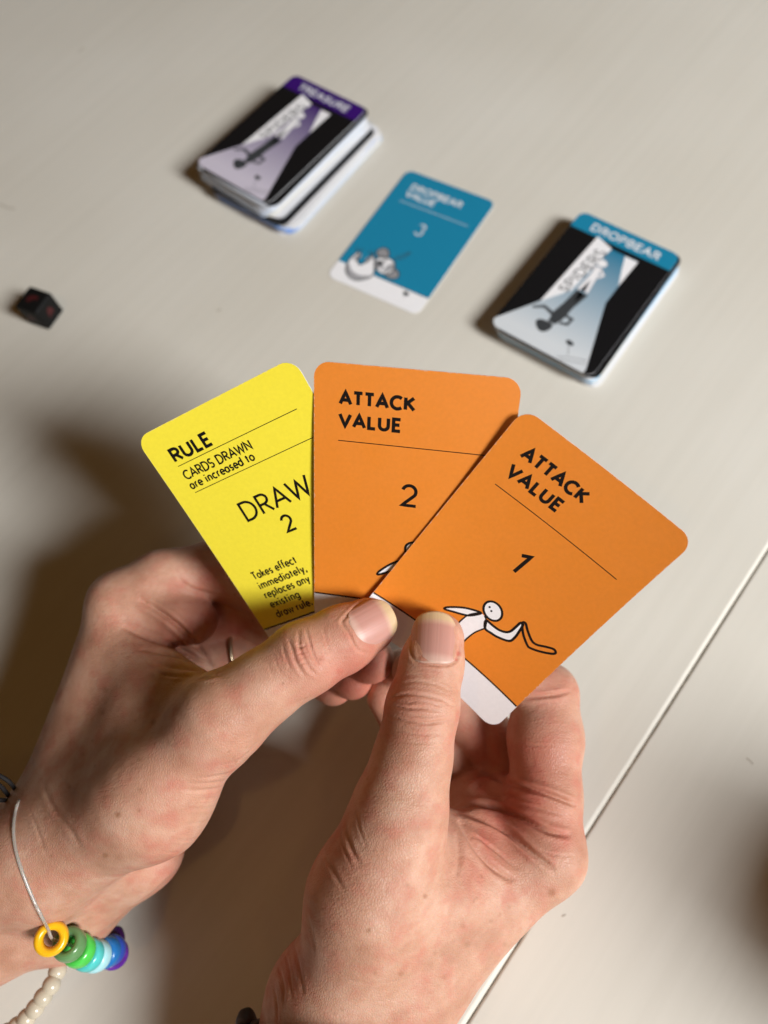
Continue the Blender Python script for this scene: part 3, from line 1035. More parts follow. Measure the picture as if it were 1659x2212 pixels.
L_CREASE = [
    ([(790, 1291), (762, 1318), (740, 1340), (741, 1351), (754, 1368), (765, 1393), (779, 1407), (800, 1411)], 3.0, .42),
    # thumb knuckle
    ([(622, 1376), (632, 1405), (640, 1432), (660, 1462)], 3.0, .45),
    ([(645, 1362), (646, 1392), (655, 1420), (672, 1448), (690, 1462)], 3.0, .55),
    ([(660, 1356), (668, 1385), (676, 1412), (690, 1440)], 2.6, .45),
    ([(610, 1392), (616, 1416), (628, 1448)], 2.4, .25),
    ([(698, 1352), (704, 1380), (712, 1410)], 2.2, .18),
    # web folds between thumb and index
    ([(470, 1446), (420, 1420), (370, 1395), (320, 1378), (265, 1352)], 5.5, 1.5),
    ([(455, 1432), (420, 1390), (385, 1352), (340, 1318), (300, 1295)], 5.5, 1.5),
    ([(470, 1452), (420, 1446), (370, 1440), (320, 1425)], 5.0, .7),
    ([(470, 1455), (415, 1462), (375, 1478)], 4.5, .35),
    ([(375, 1235), (398, 1262), (432, 1278), (475, 1286)], 4.0, .5),
    # thumb base / wrist folds
    ([(545, 1650), (505, 1668), (460, 1678), (420, 1680)], 3.0, .25),
    ([(520, 1690), (480, 1702), (430, 1708), (385, 1704)], 3.0, .28),
    ([(500, 1730), (455, 1745), (405, 1748)], 3.0, .22),
    ([(425, 1842), (360, 1905), (290, 1965), (215, 2022)], 4.0, .7),
    ([(634, 1388), (650, 1398), (662, 1394)], 2.2, .3), ([(648, 1436), (664, 1430), (682, 1436)], 2.2, .3), ([(640, 1412), (656, 1410)], 2.0, .3),
    ([(560, 1600), (520, 1640), (470, 1655)], 2.4, .16), ([(530, 1676), (490, 1686), (440, 1692), (400, 1690)], 2.2, .16), ([(505, 1716), (465, 1724), (415, 1728)], 2.2, .18),
    ([(480, 1762), (440, 1776), (395, 1780)], 2.4, .18), ([(455, 1800), (410, 1815), (365, 1812)], 2.4, .15), ([(440, 1830), (390, 1842), (340, 1838)], 2.4, .15),
    ([(330, 1452), (380, 1462), (430, 1458)], 2.6, .25), ([(300, 1402), (350, 1412), (410, 1430), (462, 1447)], 3.0, .5), ([(400, 1475), (440, 1466), (478, 1458)], 2.6, .3),
    ([(700, 1400), (706, 1425), (718, 1446)], 2.0, .14), ([(590, 1412), (600, 1440), (612, 1462)], 2.2, .16), ([(575, 1425), (585, 1450), (596, 1470)], 2.2, .12),
    ([(60, 1745), (80, 1790), (100, 1850)], 3.0, .18), ([(120, 1660), (150, 1700), (190, 1730)], 3.0, .15),
    ([(90, 1690), (115, 1745), (150, 1790), (175, 1830)], 5.0, .35),
]
R_CREASE = [
    ([(900, 1340), (890, 1384), (888, 1412), (900, 1428), (942, 1437), (972, 1435), (988, 1421), (994, 1384), (992, 1350)], 3.0, .42),
    ([(840, 1512), (875, 1500), (915, 1502), (955, 1512), (985, 1530)], 3.2, .35),
    ([(845, 1524), (880, 1530), (915, 1530), (950, 1535)], 3.0, .55),
    ([(838, 1545), (880, 1556), (925, 1562), (975, 1555)], 3.2, .55),
    ([(850, 1575), (895, 1585), (940, 1586), (970, 1580)], 2.6, .2),
    ([(862, 1478), (905, 1472), (950, 1482), (978, 1498)], 2.4, .22),
    # web folds
    ([(985, 1752), (1040, 1768), (1100, 1800), (1160, 1850), (1200, 1880)], 5.5, 1.5),
    ([(985, 1748), (1040, 1740), (1110, 1758), (1180, 1795), (1235, 1806)], 5.5, 1.5),
    ([(990, 1770), (1020, 1820), (1060, 1870), (1110, 1905)], 6.0, 1.2),
    ([(1090, 1690), (1130, 1700), (1180, 1715), (1245, 1740)], 5.5, 1.6),
    ([(1000, 1690), (1050, 1672), (1090, 1690)], 5.0, 1.0),
    ([(1120, 1735), (1170, 1748), (1220, 1762)], 4.0, .4),
    ([(1118, 1508), (1160, 1505), (1205, 1500), (1235, 1492)], 4.0, .7),
    # back of thumb / wrist folds
    ([(745, 1765), (750, 1800), (762, 1840), (780, 1868)], 4.0, .4),
    ([(700, 1840), (718, 1880), (745, 1925)], 4.0, .3),
    ([(628, 2010), (640, 2060), (650, 2110), (655, 2150)], 3.5, .35),
    ([(600, 2080), (612, 2130), (612, 2180)], 3.5, .4),
    ([(985, 1800), (992, 1850), (985, 1900)], 6.0, .35),
    ([(866, 1512), (880, 1520), (896, 1516)], 2.0, .25), ([(925, 1516), (945, 1524), (965, 1522)], 2.0, .25), ([(880, 1542), (905, 1546), (935, 1550)], 2.0, .22),
    ([(856, 1600), (900, 1606), (955, 1602)], 2.2, .12), ([(870, 1460), (910, 1456), (955, 1464)], 2.0, .12), ([(900, 1446), (940, 1448), (972, 1452)], 1.8, .12),
    ([(1010, 1800), (1060, 1830), (1120, 1880)], 3.0, .4), ([(1000, 1765), (1070, 1790), (1140, 1840)], 2.6, .35), ([(1060, 1715), (1110, 1722), (1170, 1738)], 2.8, .35),
    ([(1150, 1830), (1190, 1845), (1240, 1850)], 2.6, .22), ([(1130, 1720), (1180, 1728), (1240, 1752)], 2.4, .3), ([(1110, 1600), (1150, 1612), (1200, 1608)], 2.6, .15),
    ([(720, 2110), (800, 2125), (880, 2115)], 2.6, .14), ([(700, 2150), (790, 2165), (890, 2150)], 2.6, .16), ([(690, 2185), (780, 2198), (880, 2185)], 2.6, .14),
    ([(612, 2040), (625, 2100), (632, 2160)], 2.4, .3), ([(590, 2120), (598, 2170), (600, 2210)], 2.4, .3), ([(660, 1960), (672, 2010), (678, 2060)], 3.0, .2),
    ([(735, 1790), (742, 1830), (760, 1875)], 2.6, .22), ([(770, 1740), (776, 1790), (792, 1830)], 2.6, .18),
]
L_RED = [(420, 1330, 60, .5), (450, 1240, 55, .35), (500, 1350, 60, .6), (640, 1420, 60, .25), (820, 1350, 40, .25), (480, 1640, 70, .18),
         (330, 1380, 60, .3), (380, 1880, 60, .45), (780, 1470, 90, .9), (360, 1700, 80, .12)]
R_RED = [(990, 1412, 5, 1.4), (986, 1424, 4, 1.0), (1120, 1740, 95, .75), (1180, 1610, 70, .5), (1050, 1600, 60, .7), (1190, 1470, 60, .35), (905, 1530, 60, .25), (1050, 1830, 80, .3),
         (945, 1360, 40, .25), (640, 2080, 60, .45), (860, 1500, 60, .4), (800, 1850, 80, .12), (1230, 1800, 50, .35)]
L_FRK = [(331, 1560, 6.8, 0.60), (228, 1490, 6.8, 0.44), (222, 1540, 4.5, 0.48), (255, 1760, 6.8, 0.72), (227, 1848, 6.0, 0.72), (300, 1640, 4.5, 0.40), (285, 1650, 3.8, 0.40),
         (302, 1706, 3.8, 0.56), (180, 1630, 3.8, 0.32), (205, 1655, 3.8, 0.32), (365, 1605, 7.5, 0.24), (150, 1700, 3.8, 0.32), (110, 1850, 4.5, 0.32), (60, 1900, 4.5, 0.28),
         (250, 1580, 4.5, 0.28), (200, 1600, 3.8, 0.40), (330, 1460, 4.5, 0.24), (140, 1760, 3.8, 0.28), (93, 1830, 5.2, 0.32)]
R_FRK = [(1192, 1928, 9.0, 0.60), (796, 2010, 6.0, 0.64), (918, 1936, 5.2, 0.56), (866, 2104, 6.0, 0.44), (810, 2102, 5.2, 0.40), (880, 1912, 4.5, 0.36), (990, 1890, 3.8, 0.32),
         (1000, 2000, 6.0, 0.32), (1010, 2040, 6.8, 0.36), (1060, 1990, 5.2, 0.32), (1080, 1975, 4.5, 0.28), (940, 2060, 4.5, 0.32), (1100, 1960, 4.5, 0.28),
         (760, 1950, 4.5, 0.28), (870, 1860, 3.8, 0.28), (720, 2060, 4.5, 0.32), (960, 2110, 5.2, 0.32), (1030, 1940, 4.5, 0.28), (1090, 2040, 5.2, 0.32)]

person = empty('person', tuple(cam2w(P(400, 1900, 235))))
tag(person, 'bare hands and wrists of one person pinching a fan of three cards between both thumbs', 'person')

hand_l, FL = grow_hand('hand', left_build, (-275, 0, 195), (12, 205, 306), L_CREASE, L_RED, L_FRK)
hand_r, FR = grow_hand('hand', right_build, (-45, 18, 176), (80, 250, 292), R_CREASE, R_RED, R_FRK)
for h, lb in ((hand_l, 'left hand with its thumb laid slanting over the lower card edges'), (hand_r, 'right hand with its thumb upright on the orange card')):
    h.data.materials.append(SKIN)
    set_parent(h, person)
    h['label'] = lb

# ------------------------------------------------------------------ thumb nails


def nail_mat():
    m, nt, b = nodes_of('nail')
    L = nt.links.new
    a = N(nt, 'ShaderNodeAttribute', attribute_name='along')
    c = ramp(nt, [(0, (.66, .43, .34)), (.10, (.63, .40, .33)), (.20, (.54, .29, .24)), (.72, (.52, .275, .225)), (.80, (.60, .39, .28)), (.86, (.62, .46, .27)), (1, (.64, .49, .29))])
    L(a.outputs['Fac'], c.inputs[0])
    u = N(nt, 'ShaderNodeAttribute', attribute_name='across')
    nz = N(nt, 'ShaderNodeTexNoise', noise_dimensions='1D', i_Scale=9.0, i_Detail=3.0)
    L(u.outputs['Fac'], nz.inputs['W'])
    mx = N(nt, 'ShaderNodeMix', data_type='RGBA', blend_type='MULTIPLY'); mx.inputs['Factor'].default_value = .35
    rp = ramp(nt, [(.35, (.8, .78, .78)), (.65, (1, 1, 1))])
    L(nz.outputs['Fac'], rp.inputs[0]); L(c.outputs[0], mx.inputs['A']); L(rp.outputs[0], mx.inputs['B'])
    L(mx.outputs['Result'], b.inputs['Base Color'])
    bp = N(nt, 'ShaderNodeBump', i_Strength=.5, i_Distance=.0002)
    L(nz.outputs['Fac'], bp.inputs['Height']); L(bp.outputs[0], b.inputs['Normal'])
    b.inputs['Roughness'].default_value = .40
    b.inputs['Specular IOR Level'].default_value = .35
    b.inputs['Subsurface Weight'].default_value = .25
    b.inputs['Subsurface Radius'].default_value = (1, .4, .25)
    b.inputs['Subsurface Scale'].default_value = .0012
    return m


NAIL = nail_mat()


def skin_depth(fl, px, py, z0=185, z1=300):
    zs = np.arange(z0, z1, .25)
    pts = np.array([P(px, py, z) for z in zs])
    v = fl.sample(pts)
    i = np.argmax(v < 0)
    return zs[i] if v[i] < 0 else None


def nail(fl, hand, px, py, axis_px, length, hw, rn, sink, tip_drop, roll=0.0):
    z = skin_depth(fl, px, py)
    O = P(px, py, z)
    a2 = np.array(axis_px, float); a2 /= np.linalg.norm(a2)
    q = P(px - a2[0] * 45, py - a2[1] * 45, skin_depth(fl, px - a2[0] * 45, py - a2[1] * 45))
    ax = O - q; ax /= np.linalg.norm(ax)
    d = -O / np.linalg.norm(O)
    d = d - ax * (d @ ax); d /= np.linalg.norm(d)
    l = np.cross(d, ax)
    d = d * math.cos(roll) + l * math.sin(roll); l = np.cross(d, ax)
    ns, nt_ = 26, 25
    V, s_at, t_at = [], [], []
    for layer in (0, 1):
        for i in range(ns):
            for j in range(nt_):
                s = i / (ns - 1); t = -1 + 2 * j / (nt_ - 1)
                s0 = .16 * t ** 4 + .02 * t * t; s1 = 1 - .10 * t * t - .22 * abs(t) ** 5
                ss = s0 + (s1 - s0) * s
                w = hw * (1 - .10 * (1 - ss) ** 2 - .10 * max(0, ss - .75) * 4 * .5)
                th = t * w / rn
                edge = max(abs(t) ** 6 * (1 - max(0, ss - .78) / .22), (1 - ss) ** 10)
                up = sink - .55 * edge - tip_drop * max(0, ss - .35) ** 2 - .6 * (.35 - ss) ** 2 * (ss < .35)
                p = O + ax * (ss - .5) * length + l * rn * math.sin(th) + d * (rn * math.cos(th) - rn + up - layer * .45)
                V.append(p); s_at.append(ss); t_at.append(t)
    F = []
    n = ns * nt_
    for i in range(ns - 1):
        for j in range(nt_ - 1):
            a = i * nt_ + j
            F.append((a, a + 1, a + nt_ + 1, a + nt_))
            F.append((n + a, n + a + nt_, n + a + nt_ + 1, n + a + 1))
    rim = [j for j in range(nt_)] + [i * nt_ + nt_ - 1 for i in range(1, ns)] + [(ns - 1) * nt_ + j for j in range(nt_ - 2, -1, -1)] + [i * nt_ for i in range(ns - 2, 0, -1)]
    for k in range(len(rim)):
        a, b = rim[k], rim[(k + 1) % len(rim)]
        F.append((b, a, n + a, n + b))
    W = cam2w(np.array(V))
    nr = np.cross(W[F[0][1]] - W[F[0][0]], W[F[0][2]] - W[F[0][0]])
    if nr @ (cam2w(O + d)[None][0] - cam2w(O)) < 0:
        F = [f[::-1] for f in F]
    o = mesh_obj('thumbnail', W, F, NAIL, hand, True)
    for nm, val in (('along', s_at), ('across', [x * .5 + .5 for x in t_at])):
        at = o.data.attributes.new(nm, 'FLOAT', 'POINT'); at.data.foreach_set('value', np.array(val, np.float32))
    return o


nail(FL, hand_l, 809, 1347, (.887, -.46), 14.8, 7.9, 9.2, .70, 1.2, -.10)
nail(FR, hand_r, 938, 1375, (.05, -1), 16.2, 7.9, 9.0, .70, 1.2)

# ------------------------------------------------------------------ tubes, beads, bracelets


def tube_mesh(path, r, n=10, closed=False, flat=1.0):
    p = np.array(path, float)
    m = len(p)
    T = np.gradient(p, axis=0) if not closed else np.roll(p, -1, 0) - np.roll(p, 1, 0)
    T /= np.linalg.norm(T, axis=1)[:, None]
    ref = np.array([.3, .2, 1.0])
    V, F = [], []
    for i in range(m):
        a = np.cross(T[i], ref); a /= np.linalg.norm(a); b = np.cross(T[i], a)
        rr = r[i] if np.ndim(r) else r
        for k in range(n):
            t = 2 * math.pi * k / n
            V.append(p[i] + rr * (a * math.cos(t) + b * math.sin(t) * flat))
    for i in range(m if closed else m - 1):
        for k in range(n):
            j = (i + 1) % m
            F.append((i * n + k, i * n + (k + 1) % n, j * n + (k + 1) % n, j * n + k))
    if not closed:
        F.append(tuple(range(n))[::-1]); F.append(tuple(range((m - 1) * n, m * n)))
    return np.array(V), F


def lathe_mesh(profile, n=40):
    """profile: closed loop of (r, h); axis z, millimetres"""
    V, F = [], []
    m = len(profile)
    for k in range(n):
        a = 2 * math.pi * k / n
        for r, h in profile:
            V.append((r * math.cos(a), r * math.sin(a), h))
    for k in range(n):
        for i in range(m):
            a, b = k * m + i, k * m + (i + 1) % m
            c, d = ((k + 1) % n) * m + (i + 1) % m, ((k + 1) % n) * m + i
            F.append((a, d, c, b))
    return np.array(V), F


def bead_mat(name, col, sss=.25):
    m, nt, b = nodes_of(name)
    L = nt.links.new
    tc = N(nt, 'ShaderNodeTexCoord')
    nz = N(nt, 'ShaderNodeTexNoise', i_Scale=300.0, i_Detail=3.0); L(tc.outputs['Object'], nz.inputs['Vector'])
    rp = ramp(nt, [(.3, tuple(x * .88 for x in col[:3])), (.7, col[:3])]); L(nz.outputs['Fac'], rp.inputs[0])
    L(rp.outputs[0], b.inputs['Base Color'])
    b.inputs['Roughness'].default_value = .22
    b.inputs['Subsurface Weight'].default_value = sss
    b.inputs['Subsurface Radius'].default_value = tuple(max(.15, x) for x in col[:3])
    b.inputs['Subsurface Scale'].default_value = .0025
    return m


def place_local(V, centre, axis):
    z = np.array(axis, float); z /= np.linalg.norm(z)
    x = np.cross([0, 1, .2], z); x /= np.linalg.norm(x); y = np.cross(z, x)
    return np.asarray(V) @ np.array([x, y, z]) + centre


# pony bead: fat ring with a hole
prof = []
ro, rh, hh = 5.05, 2.25, 2.7
for k in range(18):
    a = 2 * math.pi * k / 18
    ca, sa = math.cos(a), math.sin(a)
    rr = (ro + rh) / 2 + (ro - rh) / 2 * math.copysign(abs(ca) ** .8, ca)
    prof.append((rr, hh * math.copysign(abs(sa) ** .75, sa)))
PONY_V, PONY_F = lathe_mesh(prof)

elastic = simple_mat('clear_elastic', (.70, .66, .60, 1), .25, .5, Transmission_Weight=.6, Subsurface_Weight=.2, Subsurface_Scale=.001)

wrist_base = cam2w(P(60, 1900, 235))
brac = empty('bead_bracelet', tuple(wrist_base))
tag(brac, 'rainbow pony bead bracelet on clear elastic cord round the left wrist', 'bracelet')
beads = [  # px, py, z, axis, colour
    (111, 2027, 221, (-.28, .40, .85), srgb(246, 188, 28)),
    (150, 2040, 226.5, (.45, .20, .87), srgb(104, 148, 96)),
    (171, 2053, 231.5, (.48, .20, .85), srgb(84, 205, 84)),
    (190, 2062, 236, (.50, .12, .85), srgb(86, 200, 196)),
    (207, 2065, 240.5, (.52, .0, .85), srgb(176, 226, 232)),
    (228, 2057, 245.5, (.52, -.15, .84), srgb(40, 120, 190)),
    (239, 2053, 249.5, (.45, -.35, .82), srgb(52, 84, 190)),
    (246, 2060, 253.5, (.30, -.55, .78), srgb(104, 44, 160)),
    (238, 2030, 256.5, (.1, -.75, .65), srgb(60, 24, 84)),
]
for i, (x, y, z, ax, col) in enumerate(beads):
    if i:
        q0 = beads[i - 1] if i > 1 else beads[i]; q1 = beads[min(i + 1, len(beads) - 1)]
        ax = P(*q1[:3]) - P(*q0[:3])
    m = bead_mat('bead_plastic', col)
    mesh_obj('bead', cam2w(place_local(PONY_V, P(x, y, z), ax)), PONY_F, m, brac, True)


def on_skin(fl, x, y, lift):
    z = skin_depth(fl, x, y)
    return P(x, y, (z if z else 245) - lift)


cord = [on_skin(FL, x, y, .5) for x, y in ((40, 1730), (33, 1755), (29, 1790), (33, 1832), (44, 1872), (58, 1910))]
cord += [on_skin(FL, 74, 1948, 1.5), on_skin(FL, 90, 1980, 4.5), P(104, 2008, 219.5), P(110, 2024, 221), P(118, 2030, 224), P(150, 2041, 227), P(205, 2064, 240), P(240, 2054, 250)]
cord = [P(48, 1716, 246)] + [P(42, 1722, 236)] + cord
cp = np.array(smooth_pts(cord, False, 6))
V, F = tube_mesh(cam2w(cp) * 1000, .50, 10, False, .75)
mesh_obj('cord', V / 1000, F, elastic, brac, True)

cream = bead_mat('cream_bead', (.58, .51, .39, 1), .1)
cb = empty('bead_bracelet', tuple(wrist_base))
tag(cb, 'strand of small round cream beads hanging below the left wrist', 'bracelet')
bm = bmesh.new(); bmesh.ops.create_uvsphere(bm, u_segments=24, v_segments=16, radius=3.05)
SPH_V = np.array([v.co[:] for v in bm.verts]); SPH_F = [tuple(v.index for v in f.verts) for f in bm.faces]; bm.free()
cream_pts = [(127, 2074, 246), (124, 2098, 242), (111, 2128, 239), (93, 2154, 237), (76, 2178, 236), (57, 2200, 236), (36, 2218, 236), (14, 2232, 236), (-9, 2242, 236)]
for x, y, z in cream_pts:
    s = SPH_V * (1 + rng.uniform(-.03, .03, 3))
    mesh_obj('bead', cam2w(s + P(x, y, z)), SPH_F, cream, cb, True)
V, F = tube_mesh(cam2w(np.array([P(*q) for q in cream_pts])) * 1000, .4, 8)
mesh_obj('cord', V / 1000, F, elastic, cb, True)

black_rubber = simple_mat('black_fabric', (.012, .010, .010, 1), .75, .25)
ht = empty('hair_tie', tuple(wrist_base))
tag(ht, 'thin black hair tie looped round the left wrist at the photo edge', 'hair tie')
for pts in ([(-90, 1700, 205), (-60, 1672, 216), (-25, 1668, 224), (0, 1676, 228), (20, 1689, 230), (31, 1703, 233), (42, 1722, 238), (46, 1745, 247)],
            [(-90, 1725, 205), (-60, 1694, 214), (-25, 1686, 222), (0, 1697, 227), (13, 1712, 230), (25, 1729, 234), (32, 1750, 243)],
            [(-90, 1750, 205), (-50, 1722, 214), (-20, 1722, 221), (0, 1728, 226), (20, 1731, 232), (30, 1752, 242)]):
    c_ = np.array(smooth_pts([P(*q) for q in pts], False, 6))
    V, F = tube_mesh(cam2w(c_) * 1000, .66, 10)
    mesh_obj('loop', V / 1000, F, black_rubber, ht, True)

# black wrist strap at the lower frame edge (right wrist)
wb = empty('watch_strap', tuple(cam2w(P(735, 2300, 212))))
tag(wb, 'black rubber watch strap on the right wrist at the bottom edge', 'watch strap')
strap_m = simple_mat('strap_rubber', (.010, .012, .014, 1), .42, .5)
ctr = [P(549, 2262, 214), P(610, 2330, 190), P(735, 2372, 178), P(880, 2350, 184), P(968, 2318, 206), P(930, 2300, 236), P(800, 2280, 250), P(640, 2262, 246)]
ring_ = np.array(smooth_pts(ctr, True, 8))
arm_ax = P(735, 2100, 214) - P(690, 2600, 208); arm_ax /= np.linalg.norm(arm_ax)
cen = ring_.mean(0)
V, F = [], []
pr = [(-1, -.3), (-1, .3), (-.85, .8), (-.5, 1), (.5, 1), (.85, .8), (1, .3), (1, -.3), (.85, -.8), (-.85, -.8)]
for q in ring_:
    o_ = q - cen; o_ -= arm_ax * (o_ @ arm_ax); o_ /= np.linalg.norm(o_)
    for a, b in pr:
        V.append(q + arm_ax * a * 7.5 + o_ * (b * 1.5 + 1.0))
n_ = len(pr); m_ = len(ring_)
for i in range(m_):
    for k in range(n_):
        j = (i + 1) % m_
        F.append((i * n_ + k, i * n_ + (k + 1) % n_, j * n_ + (k + 1) % n_, j * n_ + k))
mesh_obj('band', cam2w(np.array(V)), F, strap_m, wb, True)
bm = bmesh.new(); bmesh.ops.create_uvsphere(bm, u_segments=24, v_segments=16, radius=1)
KV = np.array([v.co[:] for v in bm.verts]); KF = [tuple(v.index for v in f.verts) for f in bm.faces]; bm.free()
KV = np.sign(KV) * np.abs(KV) ** .7
mesh_obj('buckle', cam2w(KV * np.array([2.9, 5.6, 5]) @ np.array([[.95, -.3, 0], [.3, .95, 0], [0, 0, 1]]) + P(535, 2226, 216)), KF, strap_m, wb, True)

# finger ring on the left ring finger, deep between the hand and the cards
ra_, rb_ = P(420, 1425, 270), P(550, 1405, 270)
rax = (rb_ - ra_) / np.linalg.norm(rb_ - ra_)
rc = P(512, 1411, 270)
u_ = np.cross(rax, [0, 0, 1]); u_ /= np.linalg.norm(u_); v_ = np.cross(rax, u_)
loop = np.array([rc + 9.85 * (u_ * math.cos(t) + v_ * math.sin(t)) for t in np.linspace(0, 2 * math.pi, 49)[:-1]])
V, F = tube_mesh(cam2w(loop) * 1000, .9, 10, True)
rg = mesh_obj('ring', V / 1000, F, simple_mat('ring_metal', (.48, .38, .26, 1), .38, .5, Metallic=1.0), None, True)
tag(rg, 'dark metal ring on a left finger in the shade behind the thumb', 'ring')

# ------------------------------------------------------------------ cards on the table


def gradient_mat(name, top, bottom, v0, v1):
    """printed fade from one ink to another down the card (flat print)"""
    m, nt, b = nodes_of(name)
    L = nt.links.new
    a = N(nt, 'ShaderNodeAttribute', attribute_name='down')
    mr = N(nt, 'ShaderNodeMapRange'); mr.inputs['From Min'].default_value = v0; mr.inputs['From Max'].default_value = v1
    L(a.outputs['Fac'], mr.inputs['Value'])
    rp = ramp(nt, [(0, top), (.55, tuple((x + y) / 2 for x, y in zip(top, bottom))), (1, bottom)])
    L(mr.outputs[0], rp.inputs[0]); L(rp.outputs[0], b.inputs['Base Color'])
    b.inputs['Roughness'].default_value = .4
    return m


def printed(name, card, mp, polys, mat, lift, cell=None):
    items = [tri_poly(p, cell) for p in polys]
    o = print_obj(name, card, mp, items, mat, lift)
    at = o.data.attributes.new('down', 'FLOAT', 'POINT')
    at.data.foreach_set('value', np.concatenate([[q[1] for q in vs] for vs, fs in items]).astype(np.float32))
    return o


M_TEAL = paper_mat('card_teal', srgb(30, 132, 168), .40)
M_PURPLE = paper_mat('card_purple', srgb(58, 20, 112), .40)
M_BLACK = simple_mat('card_black', (.008, .008, .009, 1), .30, .4)
M_SHADE = simple_mat('print_grey', (.045, .050, .055, 1), .4)
M_GREY = simple_mat('print_light_grey', (.42, .42, .46, 1), .4)
EDGES = [M_EDGE, paper_mat('card_edge_grey', (.52, .54, .58, 1), .6), paper_mat('card_edge_cream', (.74, .72, .66, 1), .6), paper_mat('card_edge_bluish', (.60, .68, .80, 1), .6)]
M_BLUEEDGE = paper_mat('card_blue_edge', (.25, .42, .80, 1), .5)
M_CYANEDGE = paper_mat('card_cyan_edge', (.10, .50, .80, 1), .5)

# single teal card
mpT = flat_map((-25, 342), -29.2, .36)
tcard = card_body('playing_card', mpT, M_TEAL, M_EDGE, None, None, STRIP, M_WHITE)
tag(tcard, 'single teal dropbear value card numbered 3 lying flat between the two decks', 'card')
st = text_strokes('DROPBEAR', 8.6, 12.4, 32.6, 3.9, .13) + text_strokes('VALUE', 8.6, 18.2, 18.6, 3.9, .13)
print_obj('lettering', tcard, mpT, [ribbon(s, .85) for s in st], M_INKW, .02)
print_obj('rule_line', tcard, mpT, [line(7.8, 22.6, 51.2, 22.2, .3)], M_INKW, .02)
print_obj('number', tcard, mpT, [ribbon(s, .8) for s in text_strokes('3', 27.0, 40.0, 5.2, 7.6)], M_INKW, .02)


def blob(cx, cy, rx, ry, rot=0, n=26, wob=.04, seed=0):
    r_ = random.Random(seed); ph = r_.random() * 6
    out = []
    for k in range(n):
        a = 2 * math.pi * k / n; s = 1 + wob * math.sin(3 * a + ph)
        x, y = rx * s * math.cos(a), ry * s * math.sin(a); t = math.radians(rot)
        out.append((cx + x * math.cos(t) - y * math.sin(t), cy + x * math.sin(t) + y * math.cos(t)))
    return out


body = smooth_pts([(7.2, 64.8), (5.6, 69), (5.4, 74), (7.8, 79.4), (12.5, 82.2), (17.5, 81.6), (22.3, 76), (20, 69.5), (15.2, 63.2), (14.4, 68.5), (12.4, 72.2), (9.6, 70.2)], True, 4)
head_ = blob(24.6, 66.6, 6.4, 5.2, 25, seed=2)
ears = [blob(19.4, 59.6, 3.7, 3.3, 20, seed=3), blob(31.4, 69.6, 3.7, 3.4, 10, seed=4)]
print_obj('animal_drawing', tcard, mpT, [tri_poly(body)], M_WHITE, .03)
M_FUR = simple_mat('print_fur_grey', (.36, .36, .38, 1), .45)
print_obj('animal_drawing', tcard, mpT, [tri_poly(p) for p in ears], M_FUR, .035)
print_obj('animal_shading', tcard, mpT, [tri_poly(smooth_pts([(5.9, 74), (7.8, 79), (12.5, 81.6), (17.5, 81), (21.6, 76), (16, 78.4), (10.5, 77.6)], True, 4)), tri_poly(blob(8.4, 68.4, 1.4, 3.0, 10)), tri_poly(blob(14.6, 67, 1.3, 3.0, 10))], M_FUR, .05)
print_obj('animal_drawing', tcard, mpT, [tri_poly(head_)], M_WHITE, .065)
print_obj('animal_shading', tcard, mpT, [tri_poly(blob(21.6, 67.4, 3.0, 2.6, 30)), tri_poly(blob(27.8, 66.0, 1.6, 3.2, 30))], M_FUR, .075)
print_obj('animal_outline', tcard, mpT, [ribbon(p + p[:1], .8) for p in [body] + ears] +
          [ribbon([(6.6, 65.6), (4.4, 62.6)], .5), ribbon([(8, 65), (7.4, 61.8)], .5), ribbon([(14.6, 64), (11.6, 62)], .5), ribbon([(15.6, 63.6), (13.6, 60.6)], .5),
           ribbon([(26.4, 60.2), (29.6, 56.0), (32.8, 52.3)], .5), ribbon([(28.0, 61.0), (31.4, 57), (32.8, 52.3)], .5)], M_SHADE, .07)
print_obj('animal_outline', tcard, mpT, [ribbon(head_ + head_[:1], .8), tri_poly(blob(21.4, 66.4, 1.5, 2.1, 20, seed=6)), tri_poly(blob(23.4, 63.4, .8, .8)), tri_poly(blob(25.6, 69.6, .8, .8)),
                                         ribbon(blob(19.4, 59.6, 1.8, 1.6) + blob(19.4, 59.6, 1.8, 1.6)[:1], .4), ribbon(blob(31.4, 69.6, 1.8, 1.7) + blob(31.4, 69.6, 1.8, 1.7)[:1], .4)], M_SHADE, .09)
print_obj('animal_outline', tcard, mpT, [tri_poly(blob(44.6, 77.6, 1.9, 1.2, 10, seed=7)), ribbon([(44.8, 78.6), (45.2, 80.2)], .4)], M_SHADE, .03)
print_obj('rule_line', tcard, mpT, [ribbon([(24, STRIP), (CW - .2, STRIP)], .4, False)], M_SHADE, .015)

# a plain card of the stacks, shared by all copies
rr_ = round_rect(n=3)
CARD_BLANK = {}


def blank_card(mat):
    if mat.name not in CARD_BLANK:
        n = len(rr_)
        V = [(u / 1000, -v / 1000, 0) for u, v in rr_] + [(u / 1000, -v / 1000, .00028) for u, v in rr_]
        F = [tuple(range(n)), tuple(range(2 * n - 1, n - 1, -1))] + [((i + 1) % n, i, n + i, n + (i + 1) % n) for i in range(n)]
        me = bpy.data.meshes.new('card'); me.from_pydata(V, [], F); me.materials.append(mat); me.update()
        CARD_BLANK[mat.name] = me
    return CARD_BLANK[mat.name]


